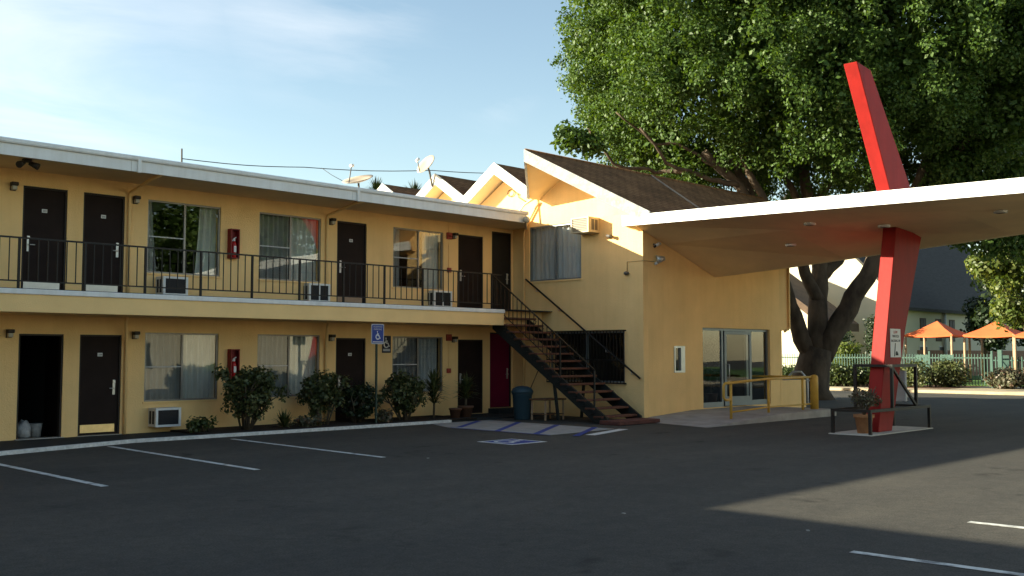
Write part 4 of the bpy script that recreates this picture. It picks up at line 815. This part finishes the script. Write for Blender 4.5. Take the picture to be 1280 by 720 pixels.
B(16.21, 16.43, WY - 0.0145, WY - 0.0125, 1.74, 1.80).build('text_strip', 'sign_pale', t)

# ================================================================== SHRUBS IN THE BED
def shrub(x, y, h, w, n, m, label, seed, L=0.085, Wd=0.06, stems=9, zb=0.066, bare=0.35):
    g = random.Random(seed); t = thing('shrub', label, 'shrub', (x, y, zb))
    sm = MB(); tips = []
    for k in range(stems):
        a = g.random() * 6.28; r_ = w * g.uniform(0.25, 0.95); zz = h * g.uniform(0.45, 1.0) * (1 - 0.2 * (r_ / w) ** 2)
        p1 = Vector((x + 0.10 * math.cos(a), y + 0.10 * math.sin(a), zb)); p3 = Vector((x + r_ * math.cos(a), y + 0.7 * r_ * math.sin(a), zz)); p2 = p1.lerp(p3, 0.5) + Vector((0, 0, 0.12 * h))
        sm.tube([p1, p2, p3], [0.020, 0.016, 0.009], 6); tips.append(p3); tips.append(p1.lerp(p3, g.uniform(0.3, 0.6)) + Vector((g.uniform(-.15, .15), g.uniform(-.1, .1), 0.05)))
        for q in range(2):
            a2 = g.random() * 6.28; p4 = p2 + Vector((0.3 * w * math.cos(a2), 0.25 * w * math.sin(a2), h * g.uniform(0.1, 0.35))); sm.tube([p2, p4], [0.018, 0.008], 5); tips.append(p4)
    sm.build('stems', 'twig', t)
    leaves('foliage', m, t, [tuple(p) for p in tips], [g.uniform(0.05, 0.17) * (0.6 + 0.5 * w) + 0.04 for _ in tips], n, L, Wd, seed, 0.2, up=0.6, zmin=zb + bare * h * 0.4); return t
shrub(11.70, 19.45, 1.38, 0.92, 4200, 'leaf_jade', 'large round-leaved jade shrub below the red extinguisher cabinet', 3, stems=20)
shrub(13.72, 19.5, 1.22, 0.74, 3400, 'leaf_jade', 'dense jade shrub in front of the gap between window and brown door', 4, stems=16)
shrub(14.72, 19.6, 0.95, 0.62, 2300, 'leaf_dark', 'low dark shrub in front of the ground-floor brown door', 5, stems=13)
shrub(16.05, 19.45, 1.20, 0.74, 3400, 'leaf_jade', 'dense jade shrub under the dark wheelchair sign', 6, stems=16)
shrub(10.85, 19.55, 0.30, 0.42, 420, 'leaf_hedge', 'small leafy weed clump below the ground-floor air conditioner', 8, stems=7, bare=0.1)
shrub(15.35, 19.25, 0.30, 0.40, 380, 'leaf_grey', 'low straggly grey weed at the foot of the parking sign post', 18, stems=7, bare=0.1)
shrub(13.1, 19.2, 0.26, 0.36, 300, 'leaf_grey', 'low straggly grey weed right of the spiky agave', 19, stems=7, bare=0.1)
def spiky(x, y, z, h, n, L, label, seed, name='spiky_plant', m='leaf_jade', par=None, stemh=0.0):
    g = np.random.default_rng(seed); t = par or thing(name, label, 'plant', (x, y, z)); q = []
    for k in range(n):
        a = g.random() * 6.283; el = g.uniform(0.15, 1.45); b = Vector((x, y, z + stemh * g.uniform(0.4, 1))); d = Vector((math.cos(a) * math.cos(el), math.sin(a) * math.cos(el), math.sin(el)))
        ln = L * g.uniform(0.7, 1.1); s_ = d.cross(Vector((0, 0, 1))).normalized() * 0.022; m1 = b + d * ln * 0.55; e = b + d * ln + Vector((0, 0, -0.22 * ln * math.cos(el)))
        q += [b - s_ * 0.6, b + s_ * 0.6, m1 + s_, m1 - s_, m1 - s_, m1 + s_, e + s_ * 0.15, e - s_ * 0.15]
    quads('foliage', m, t, [tuple(p) for p in q]); return t
spiky(12.62, 19.4, 0.066, 0.4, 60, 0.42, 'small spiky agave between two jade shrubs', 9)
t = spiky(17.05, 19.5, 0.066, 1.1, 220, 0.50, 'tall spiky dracaena clump beside the jade shrub under the wheelchair sign', 10, stemh=0.85)
MB().tube([(17.05, 19.5, 0.06), (17.08, 19.5, 0.9)], 0.03, 6).build('stem', 'twig', t)
t = thing('potted_palm', 'spiky palm in a terracotta pot at the end of the planting bed', 'plant', (18.0, 19.35, 0.035))
MB().lathe((18.0, 19.35, 0.035), [(0.13, 0), (0.19, 0.26), (0.21, 0.26), (0.21, 0.31), (0.17, 0.31)], 18).build('pot', 'terracotta_dark', t)
MB().tube([(18.0, 19.35, 0.3), (18.02, 19.35, 0.75)], 0.035, 6).build('stem', 'twig', t); spiky(18.0, 19.35, 0.3, 1, 150, 0.48, '', 12, par=t, stemh=0.5, m='leaf_jade')
t = thing('flower_pot', 'small empty terracotta pot beside the potted palm', 'pot', (17.55, 19.25, 0.035)); MB().lathe((17.55, 19.25, 0.067), [(0.11, 0), (0.15, 0.2), (0.165, 0.2), (0.165, 0.24), (0.13, 0.24)], 18).build('pot', 'terracotta_dark', t)

# ================================================================== ROOF THINGS
kk = lambda u, v, D: tuple(EYE + (DIR + RT * ((u - 640) / 1280.0) + CUP * ((360 - v) / 1280.0)) * (D / (DIR + RT * ((u - 640) / 1280.0) + CUP * ((360 - v) / 1280.0)).dot(FW)))
def dish(x, y, z, label, size, az, tilt, mast):
    t = thing('satellite_dish', label, 'satellite dish', (x, y, z)); hub = Vector((x, y, z + mast)); ax = Vector((math.cos(az) * math.cos(tilt), math.sin(az) * math.cos(tilt), math.sin(tilt)))
    r_ = ax.cross(Vector((0, 0, 1))).normalized(); u = r_.cross(ax); mb = MB(); n = 24; rings = [0.0, 0.35, 0.7, 1.0]
    rows = [[hub + ax * (0.10 * q * q * size * 2) + (r_ * math.cos(6.2832 * j / n) * 0.9 + u * math.sin(6.2832 * j / n)) * (q * size) for j in range(n)] for q in rings[1:]]
    for j in range(n): mb.poly([hub, rows[0][j], rows[0][(j + 1) % n]], True)
    for a, b in zip(rows[:-1], rows[1:]):
        for j in range(n): mb.poly([a[j], b[j], b[(j + 1) % n], a[(j + 1) % n]], True)
    d = mb.build('reflector', 'dish', t, fix=False, weld=True); d.modifiers.new('thick', 'SOLIDIFY').thickness = 0.015
    MB().tube([(x - ax.x * 0.25, y - ax.y * 0.25, z), (x - ax.x * 0.12, y - ax.y * 0.12, z + mast * 0.7), tuple(hub - ax * 0.02)], 0.028, 8).build('mast', 'dish_metal', t)
    f_ = hub + ax * size * 1.1 - u * size * 0.35; MB().tube([tuple(hub - u * size * 0.98 + ax * 0.1), tuple(f_)], 0.016, 6).build('feed_arm', 'dish_metal', t)
    MB().tube([tuple(f_ - u * 0.06), tuple(f_ + u * 0.07 - ax * 0.02)], 0.045, 8).build('feed_horn', 'plate_white', t); return t
dish(20.15, 23.4, 6.75, 'upright tan satellite dish on a curved mast in front of the third gable', 0.36, rad(180), rad(35), 0.62)
lp = kk(448, 228, 28.5); dish(lp[0], lp[1], 5.455, 'low white satellite dish tilted skyward on the flat roof', 0.48, rad(200), rad(68), lp[2] - 5.455)
t = thing('roof_mast', 'thin bare antenna mast on the flat roof', 'antenna', (12.75, 24.5, 5.46)); MB().tube([(12.75, 24.5, 5.46), (12.73, 24.5, 6.98)], [0.03, 0.022], 6).build('pole', 'dish_metal', t); B(12.65, 12.85, 24.4, 24.6, 5.455, 5.48).build('base', 'dish_metal', t)
w_ = MB(); wp = [(12.73, 24.5, 6.72), kk(380, 209, 29), kk(540, 213, 31.5), kk(660, 215, 34)]
pts = []
for a, b in zip(wp[:-1], wp[1:]):
    for k in range(6): f = k / 6; p = Vector(a).lerp(Vector(b), f); p.z -= 0.06 * math.sin(math.pi * f); pts.append(tuple(p))
pts.append(wp[-1]); w_.tube(pts, 0.012, 5)
tag(w_.build('overhead_wire', 'cable'), 'thin overhead wire strung above the flat roof', 'wire')
tag(MB().tube([kk(402, 210, 29.3), kk(415, 219, 28.9), kk(428, 226, 28.6)], 0.008, 5).build('drop_wire', 'cable'), 'thin slack wire dropping from the overhead wire to the low dish', 'wire')

for u, v, D, l in ((518, 236, 46, 'palm top showing above the flat roof beside the third gable'), (470, 232, 44, 'small palm top showing behind the low satellite dish')):
    q = kk(u, v, D); t = thing('palm_tree', l, 'tree', (q[0], q[1], 0)); MB().tube([(q[0], q[1], -0.05), (q[0], q[1], q[2] - 0.4)], [0.2, 0.14], 8).build('trunk', 'bark', t); spiky(q[0], q[1], q[2] - 0.6, 1, 160, 0.8, '', int(u), par=t, m='leaf_dark', stemh=0.3)
# ================================================================== BIG FICUS
def cpos(u, v, D):           # point seen at photo pixel (u,v) at distance D along the ground-plane view axis
    k = D / 1280.0
    dirv = DIR + RT * ((u - 640) / 1280.0) + CUP * ((360 - v) / 1280.0)
    return EYE + dirv * (D / (dirv.dot(FW)))
ft_ = thing('ficus_tree', 'huge spreading ficus tree with dense green crown behind the office block', 'tree', cpos(1012, 500, 38) * Vector((1, 1, 0)) if False else (cpos(1012, 500, 38).x, cpos(1012, 500, 38).y, 0))
def limb(mb, path, r0, r1, n=10, wob=0.12, seed=0):
    g = random.Random(seed); P = [cpos(u, v, d) for u, v, d in path]; out = []
    for a, b in zip(P[:-1], P[1:]):
        for k in range(4): out.append(a.lerp(b, k / 4) + Vector((g.uniform(-1, 1), g.uniform(-1, 1), g.uniform(-1, 1))) * wob * (0.5 if out else 0))
    out.append(P[-1]); m_ = len(out); mb.tube(out, [r0 + (r1 - r0) * (i / (m_ - 1)) ** 0.8 for i in range(m_)], n)
tk = MB()
b0_ = cpos(1012, 500, 38); b0_.z = -0.1
tk.tube([tuple(b0_), tuple(cpos(1011, 485, 38)), tuple(cpos(1016, 460, 38)), tuple(cpos(1022, 436, 38))], [0.95, 0.74, 0.62, 0.58], 16)
limb(tk, [(1018, 450, 38), (998, 415, 37.8), (985, 370, 37.4), (962, 300, 37), (925, 232, 36.5), (880, 190, 36)], 0.36, 0.15, 10, 0.08, 1)
limb(tk, [(1022, 440, 38), (1022, 385, 38), (1026, 335, 38.4), (1012, 262, 38.5), (1005, 205, 39), (985, 120, 39)], 0.44, 0.14, 12, 0.08, 2)
limb(tk, [(1023, 375, 38), (1003, 330, 37.6), (985, 300, 37), (940, 225, 36), (915, 160, 36)], 0.26, 0.10, 9, 0.08, 3)
limb(tk, [(1027, 345, 38.3), (1048, 325, 38.8), (1068, 295, 39), (1085, 235, 39.5), (1080, 150, 40)], 0.26, 0.10, 9, 0.08, 4)
limb(tk, [(1026, 446, 38), (1052, 398, 37.7), (1083, 345, 37.3), (1102, 305, 37), (1150, 230, 36.5), (1190, 120, 36)], 0.46, 0.18, 12, 0.08, 5)
limb(tk, [(925, 232, 36.5), (888, 225, 36), (835, 205, 35.6), (800, 160, 35)], 0.12, 0.04, 8, 0.12, 6)
limb(tk, [(900, 212, 36.2), (862, 185, 36), (815, 178, 36), (770, 140, 35.5)], 0.08, 0.03, 7, 0.15, 7)
limb(tk, [(940, 250, 36.8), (925, 215, 37), (905, 180, 37.5), (885, 110, 37)], 0.18, 0.07, 8, 0.12, 8)
limb(tk, [(1012, 262, 38.5), (1045, 215, 39), (1060, 150, 40)], 0.17, 0.07, 8, 0.12, 9)
limb(tk, [(1005, 262, 38.5), (975, 215, 39), (965, 140, 40)], 0.17, 0.07, 8, 0.12, 10)
limb(tk, [(1150, 230, 36.5), (1200, 190, 36), (1260, 120, 35.5)], 0.2, 0.08, 8, 0.12, 11)
limb(tk, [(860, 215, 36), (820, 215, 36.5), (770, 205, 36), (735, 160, 36)], 0.09, 0.04, 7, 0.15, 12)
tk.build('trunk', 'bark', ft_)
g = np.random.default_rng(5); lc, lr = [], []
CR = np.array([9.8, 7.6, 7.6]); cz = 14.9
base = np.array(cpos(1030, 442, 38.5)); base[2] = 0
ctr = base + np.array(RT) * 0.6
RTn, FWn = np.array(RT), np.array(FW)
tries = 0
while len(lc) < 235 and tries < 9000:
    tries += 1
    d = g.normal(size=3); d /= np.linalg.norm(d); s_ = (np.abs(d / CR) ** 2.7).sum() ** (-1 / 2.7) * (0.72 + 0.24 * g.random())
    l = d * s_
    if d[1] > 0.5: continue                       # far side thinned
    zz = cz + l[2]
    if zz < 9.4 + 0.6 * g.random() and abs(l[0] + 0.3) < 5.0 and l[1] > -6.0: continue   # hollow underside where the limbs show
    if zz < 8.2: continue
    p = ctr + RTn * l[0] + FWn * l[1] + np.array([0, 0, zz])
    if any(np.linalg.norm((p - q) * np.array([1, 1, 0.75])) < 1.7 for q in lc): continue
    lc.append(p); r_ = g.uniform(1.2, 1.8); lr.append((r_, r_, r_ * g.uniform(1.15, 1.6)))
lc, lr = np.array(lc), np.array(lr); sc_, sr_ = [], []
for p, r_ in zip(lc, lr):                          # leafy tufts over each mass
    for k in range(20):
        d = g.normal(size=3); d /= np.linalg.norm(d); sc_.append(p + d * r_ * g.uniform(0.75, 1.0)); q = g.uniform(0.38, 0.68); sr_.append((q, q, q * g.uniform(0.8, 1.3)))
ic, ir = list(lc), list(lr * 0.78)
for k in range(110):                               # inner masses
    d = g.normal(size=3); d /= np.linalg.norm(d); l = d * CR * 0.66 * g.random() ** 0.4
    ic.append(ctr + RTn * l[0] + FWn * l[1] + np.array([0, 0, max(cz + l[2], 10.6)])); ir.append((1.7, 1.7, 1.5))
leaves('crown', 'leaf_ficus', ft_, np.array(sc_), np.array(sr_), 620000, 0.125, 0.080, 21, 0.25, droop=0.7, up=0.4)
leaves('inner_foliage', 'leaf_ficus', ft_, np.array(ic), np.array(ir), 150000, 0.20, 0.13, 23, 0.3, droop=0.7, up=0.3)
# drooping sprays under the crown (seen over the roof and under the canopy edge)
sp = [(712, 172, 35, 0.6), (738, 180, 35, 0.6), (845, 195, 37, 0.6), (870, 225, 37.5, 0.4), (800, 196, 38, 0.5), (910, 190, 39, 0.7), (1000, 200, 40, 0.8), (960, 200, 41, 0.9), (1040, 195, 41, 0.9), (1205, 215, 36, 1.2), (1260, 225, 36, 1.2), (1235, 305, 37, 0.7), (1270, 300, 37, 0.9), (1200, 298, 37.5, 0.5), (1180, 225, 36, 0.8), (950, 235, 39.5, 0.6), (1060, 225, 40, 0.7), (1120, 215, 40, 0.9)]
leaves('hanging_spray', 'leaf_ficus', ft_, [tuple(cpos(u, v, d)) for u, v, d, r_ in sp], [r_ for *_, r_ in sp], 11000, 0.22, 0.12, 22, 0.2, droop=0.8)

def small_tree(name, label, u, v0, D, clumps, n, m, seed, L=0.22, Wd=0.14, tr=0.18, thick=1.0):
    b = cpos(u, v0, D); t = thing(name, label, 'tree', (b.x, b.y, 0)); top = cpos(clumps[0][0], clumps[0][1], D)
    MB().tube([(b.x, b.y, -0.05), ((b.x + top.x) / 2 + 0.2, (b.y + top.y) / 2, top.z * 0.5), tuple(top)], [tr, tr * 0.8, tr * 0.4], 10).build('trunk', 'bark', t)
    g = np.random.default_rng(seed); c, r = [], []
    for uu, vv, rr_ in clumps:
        p = np.array(cpos(uu, vv, D))
        for k in range(5): c.append(p + g.normal(size=3) * rr_ * 0.55); r.append(rr_ * g.uniform(0.45, 0.75))
    leaves('crown', m, t, c, r, n, L, Wd, seed, 0.2); return t
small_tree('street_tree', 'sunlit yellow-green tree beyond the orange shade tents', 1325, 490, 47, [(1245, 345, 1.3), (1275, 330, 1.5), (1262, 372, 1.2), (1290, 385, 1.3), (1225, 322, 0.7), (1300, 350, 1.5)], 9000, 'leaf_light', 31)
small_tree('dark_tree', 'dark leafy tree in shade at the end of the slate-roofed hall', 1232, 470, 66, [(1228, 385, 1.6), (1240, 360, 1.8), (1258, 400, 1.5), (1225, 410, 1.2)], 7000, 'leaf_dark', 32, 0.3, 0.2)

# ================================================================== BACKGROUND: hall, fence, hedges, tents
hall = thing('gabled_hall', 'cream stucco hall with steep dark slate roof behind the mint fence', 'building', (70, 35, 0))
hx_, hy_, he, hw_, hl = 63.7, 27.8, 4.75, 7.6, 26
ridge = he + 7.9
MB().prism([(hx_, hy_, 0), (hx_, hy_ + 2 * hw_, 0), (hx_, hy_ + 2 * hw_, he), (hx_, hy_ + hw_, ridge - 0.05), (hx_, hy_, he)], (hl, 0, 0)).build('wall', 'cream_wall', hall)
for s_ in (0, 1):
    y_ = hy_ - 0.45 if s_ == 0 else hy_ + 2 * hw_ + 0.45; z_ = he - 0.35
    MB().prism([(hx_ - 0.4, y_, z_), (hx_ - 0.4, hy_ + hw_, ridge + 0.1), (hx_ - 0.4, hy_ + hw_, ridge + 0.3), (hx_ - 0.4, y_, z_ + 0.2)], (hl + 0.8, 0, 0)).build('roof', 'roof_slate', hall)
for x in (66.2, 68.7, 71.0):
    wdw = B(x, x + 0.95, hy_ - 0.03, hy_ + 0.1, 2.5, 4.0).build('window', 'roof_brown', hall)
    B(x + 0.06, x + 0.44, hy_ - 0.04, hy_ - 0.031, 2.58, 3.92).build('pane', 'ac_grille', wdw); B(x + 0.51, x + 0.89, hy_ - 0.04, hy_ - 0.031, 2.58, 3.92).build('pane', 'ac_grille', wdw)
for x in (66.0, 69.2): 
    wdw = B(x, x + 1.3, hy_ - 0.03, hy_ + 0.1, 0.7, 2.2).build('window', 'grey_paint', hall); B(x + 0.08, x + 1.22, hy_ - 0.04, hy_ - 0.031, 0.78, 2.12).build('pane', 'ac_grille', wdw)
MB().tube([(69.9, hy_ - 0.15, 0.1), (69.9, hy_ - 0.15, 4.5)], 0.12, 8).build('flue', 'grey_paint', hall)
B(hx_ + 2, hx_ + hl, hy_ - 0.06, hy_ - 0.001, 0, 1.9).build('dado_band', 'brick_low', hall)
# porch gable in front
porch = thing('porch_gable', 'cream porch with brown sloping roof in front of the hall gable', 'building', (60, 32, 0))
pe = cpos(1046, 400, 57); pxx = 58.0
pp = [(pxx, 30.2, 0), (pxx, 36.5, 0), (pxx, 36.5, 5.2), (pxx, 35.0, 6.9), (pxx, 30.2, 3.4)]
MB().prism(pp, (3.5, 0, 0)).build('wall', 'cream_wall', porch)
MB().prism([(pxx - 0.5, 29.7, 3.05), (pxx - 0.5, 35.0, 6.95), (pxx - 0.5, 35.0, 7.45), (pxx - 0.5, 29.7, 3.55)], (4.0, 0, 0)).build('roof', 'roof_brown', porch)
MB().prism([(pxx - 0.5, 35.0, 6.95), (pxx - 0.5, 38, 4.7), (pxx - 0.5, 38, 5.2), (pxx - 0.5, 35.0, 7.45)], (4.0, 0, 0)).build('roof', 'roof_brown', porch)
# clipped cypress
def cyp(u, v0, D, h, r_, label, seed, m='leaf_dark'):
    b = cpos(u, v0, D); t = thing('clipped_cypress', label, 'tree', (b.x, b.y, 0)); MB().tube([(b.x, b.y, 0), (b.x, b.y, h * 0.8)], 0.09, 6).build('trunk', 'bark', t)
    leaves('crown', m, t, [(b.x, b.y, 0.4 + h * k / 8) for k in range(8)], [(r_, r_, h / 8)] * 8, 2600, 0.16, 0.09, seed, 0.5)
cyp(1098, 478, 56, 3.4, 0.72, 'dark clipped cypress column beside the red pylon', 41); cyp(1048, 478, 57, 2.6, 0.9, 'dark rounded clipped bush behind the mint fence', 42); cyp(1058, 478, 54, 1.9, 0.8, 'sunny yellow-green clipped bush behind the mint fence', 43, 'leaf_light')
# fence
fxp = 49.2
fence = thing('picket_fence', 'mint green metal picket fence along the hall garden', 'fence', (fxp, 24, 0.1))
fy0, fy1 = 17.4, 33.0
for z in (0.45, 1.45): B(fxp - 0.02, fxp + 0.02, fy0, fy1, z, z + 0.06).build('rail', 'fence_mint', fence)
p0 = B(fxp - 0.035, fxp - 0.021, fy0, fy0 + 0.032, 0.2, 1.66).build('picket', 'fence_mint', fence)
n_p = int((fy1 - fy0) / 0.14)
for k in range(1, n_p): inst(p0, (0, 0.14 * k, 0), fence)
q0 = B(fxp - 0.04, fxp + 0.04, fy0 - 0.08, fy0, 0.1, 1.8).build('post', 'fence_mint', fence)
for k in range(1, 6): inst(q0, (0.05, 2.9 * k, 0), fence)
gate = thing('garden_gate', 'tall mint green gate post with open gate leaf', 'gate', (fxp, 17.0, 0.1)); B(fxp - 0.08, fxp + 0.08, 16.9, 17.08, 0.09, 1.85).build('post', 'fence_mint', gate); 
for k in range(8): B(fxp + 0.2 + 0.13 * k, fxp + 0.24 + 0.13 * k, 17.0, 17.03, 0.25, 1.6).build('picket', 'fence_mint', gate)
for z in (0.4, 1.4): B(fxp + 0.08, fxp + 1.3, 17.03, 17.06, z, z + 0.06).build('rail', 'fence_mint', gate)
fe2 = thing('rear_picket_fence', 'mint green picket fence in front of the lawn and the second orange tent', 'fence', (55.5, 12, 0.1))
for z in (0.4, 1.3): B(55.48, 55.52, 8, 19.6, z, z + 0.06).build('rail', 'fence_mint', fe2)
p0 = B(55.45, 55.478, 8, 8.05, 0.15, 1.52).build('picket', 'fence_mint', fe2)
for k in range(1, 72): inst(p0, (0, 0.16 * k, 0), fe2)
# hedges
def hedge(u0, u1, D, h, dep, n, label, seed, m='leaf_hedge'):
    a, b = cpos(u0, 486, D), cpos(u1, 486, D); c = (a + b) / 2; t = thing('hedge', label, 'hedge', (c.x, c.y, 0.1)); g = np.random.default_rng(seed); cs, rs = [], []
    for k in range(14):
        f = g.random(); p = a.lerp(b, f) + FW * g.uniform(-dep, dep); hh = h * g.uniform(0.75, 1.0); cs.append((p.x, p.y, 0.1 + hh * 0.5)); rs.append((0.55, 0.55, hh * 0.52))
    leaves('foliage', m, t, cs, rs, n, 0.15, 0.09, seed, 0.45, zmin=0.1)
    s_ = MB()
    for k in range(10): p = a.lerp(b, (k + 0.5) / 10); s_.tube([(p.x, p.y, 0.05), (p.x + g.uniform(-.1, .1), p.y, h * 0.7)], 0.025, 5)
    s_.build('stems', 'twig', t)
hedge(968, 998, 50, 1.15, 0.5, 3200, 'sunny clipped hedge left of the ficus trunk', 51)
hedge(1035, 1086, 49.5, 1.15, 0.5, 4500, 'sunny clipped hedge between the ficus trunk and the red pylon', 52)
hedge(1140, 1196, 48.5, 1.40, 0.6, 6000, 'dark green clipped hedge right of the red pylon before the gate', 53, 'leaf_jade')
hedge(1246, 1300, 46.5, 0.95, 0.5, 4500, 'brownish clipped hedge right of the garden path', 54, 'leaf_grey')
# tents
def tent(u1, D, zE, zA, label, sz_=2.6):
    c = cpos(u1, 480, D); x0, y0_ = c.x, c.y; t = thing('shade_tent', label, 'tent', (x0 + sz_ / 2, y0_ + sz_ / 2, 0.12), 'orange shade tents behind the fence')
    c4 = [Vector((x0, y0_, 0)), Vector((x0 + sz_, y0_, 0)), Vector((x0 + sz_, y0_ + sz_, 0)), Vector((x0, y0_ + sz_, 0))]; ap = (c4[0] + c4[2]) / 2; A_ = Vector((ap.x, ap.y, zA)); mb = MB()
    for i in range(4):
        p, q = c4[i], c4[(i + 1) % 4]; n = 6; row = []
        for k in range(n + 1):                     # cloth sags a little between the corners
            f = k / n; e = p.lerp(q, f); sag = 0.06 * math.sin(math.pi * f); row.append(Vector((e.x, e.y, zE - sag)))
        mid = [r.lerp(A_, 0.5) - Vector((0, 0, 0.05)) for r in row]
        for k in range(n):
            mb.poly([row[k], row[k + 1], mid[k + 1], mid[k]]); mb.poly([mid[k], mid[k + 1], A_])
            mb.poly([row[k], row[k + 1], row[k + 1] - Vector((0, 0, 0.10)), row[k] - Vector((0, 0, 0.10))])
    cn = mb.build('canopy', 'tent_orange', t, fix=False, weld=True)
    for p in c4: q = p.lerp(ap, 0.05); MB().tube([(q.x, q.y, 0.05), (q.x, q.y, zE + 0.02)], 0.065, 8).build('pole', 'wood_pale', t)
tent(1192, 54, 2.70, 3.46, 'orange shade tent between the red pylon and the gate')
tent(1270, 52.5, 2.66, 3.42, 'orange shade tent to the right of the garden gate')
tent(1338, 50.5, 2.60, 3.35, 'orange shade tent mostly hidden beyond the second tent')
for u, l in ((1157, 'mint green garden chair behind the hedge'), (1187, 'mint green garden chair next to the gate')):
    c = cpos(u, 470, 53); t = thing('garden_chair', l, 'chair', (c.x, c.y, 0.12))
    B(c.x - 0.3, c.x + 0.3, c.y - 0.32, c.y + 0.32, 0.42, 0.48).build('seat', 'fence_mint', t); B(c.x - 0.32, c.x - 0.26, c.y - 0.34, c.y + 0.34, 0.48, 1.62).build('backrest', 'fence_mint', t)
    for x in (-0.27, 0.22):
        for y in (-0.28, 0.23): B(c.x + x, c.x + x + 0.05, c.y + y, c.y + y + 0.05, 0.1, 0.42).build('leg', 'fence_mint', t)

# ================================================================== OUT OF FRAME: rest of the L-shaped motel and what the windows mirror
ww = thing('west_wing', 'plain two-storey yellow motel wing at the far side of the lot from the pylon', 'building', (-8, 5, 0))
B(-12, -4.6, -40, 17.6, -0.05, 5.3).build('wall', 'stucco', ww); B(-12.2, -3.15, -40, 28.2, 5.3, 5.48).build('roof', 'grey_paint', ww); B(-4.6, -3.15, -40, 17.6, 2.42, 2.82).build('floor_slab', 'stucco_plain', ww)
for k in range(7): B(-4.62, -4.55, -10 + 3.6 * k, -9.1 + 3.6 * k, 0.05, 2.06).build('door', 'door_brown', ww)
sb = thing('south_block', 'pale yellow sunlit stucco building across the lot', 'building', (28, -12, 0))
B(23.2, 33.5, -19, -5, -0.05, 5.0).build('wall', 'cream_wall', sb); B(22.8, 33.9, -19.4, -4.6, 5.0, 5.3).build('roof', 'grey_paint', sb)
for k in range(4): B(23.17, 23.25, -17.5 + 3.3 * k, -16.0 + 3.3 * k, 0.9, 2.2).build('window', 'ac_grille', sb)
def bigtree(x, y, h, r_, seed, lb):
    t = thing('tree', lb, 'tree', (x, y, 0), 'trees across the lot'); MB().tube([(x, y, 0), (x + .2, y, h * 0.6)], [0.35, 0.2], 10).build('trunk', 'bark', t)
    g = np.random.default_rng(seed); c = [(x + g.normal() * r_ * 0.5, y + g.normal() * r_ * 0.5, h * 0.72 + g.normal() * h * 0.14) for _ in range(22)]; leaves('crown', 'leaf_ficus', t, c, [r_ * 0.38] * 22, 9000, 0.4, 0.26, seed, 0.3)
bigtree(25.2, -3.9, 1.0, 0.5, 71, 'low bushy tree against the pale building across the lot'); bigtree(43, -20, 15, 6, 72, 'tallest leafy tree behind the pale building across the lot'); bigtree(36, -24, 14, 6, 73, 'tall leafy tree at the back corner of the pale building'); bigtree(52, -10, 13, 5, 74, 'leafy tree at the roadside past the pale building')
# a few specks of litter on the asphalt
for i, (x, y) in enumerate(((10.9, 12.6), (9.0, 4.9), (8.6, 6.8))):
    o = B(x - 0.018, x + 0.018, y - 0.014, y + 0.014, 0.0, 0.008).build('litter_scrap', 'paper_scrap'); o.rotation_euler.z = i * 0.8; tag(o, 'tiny white paper scrap on the asphalt', 'litter', 'scraps of litter on the lot')
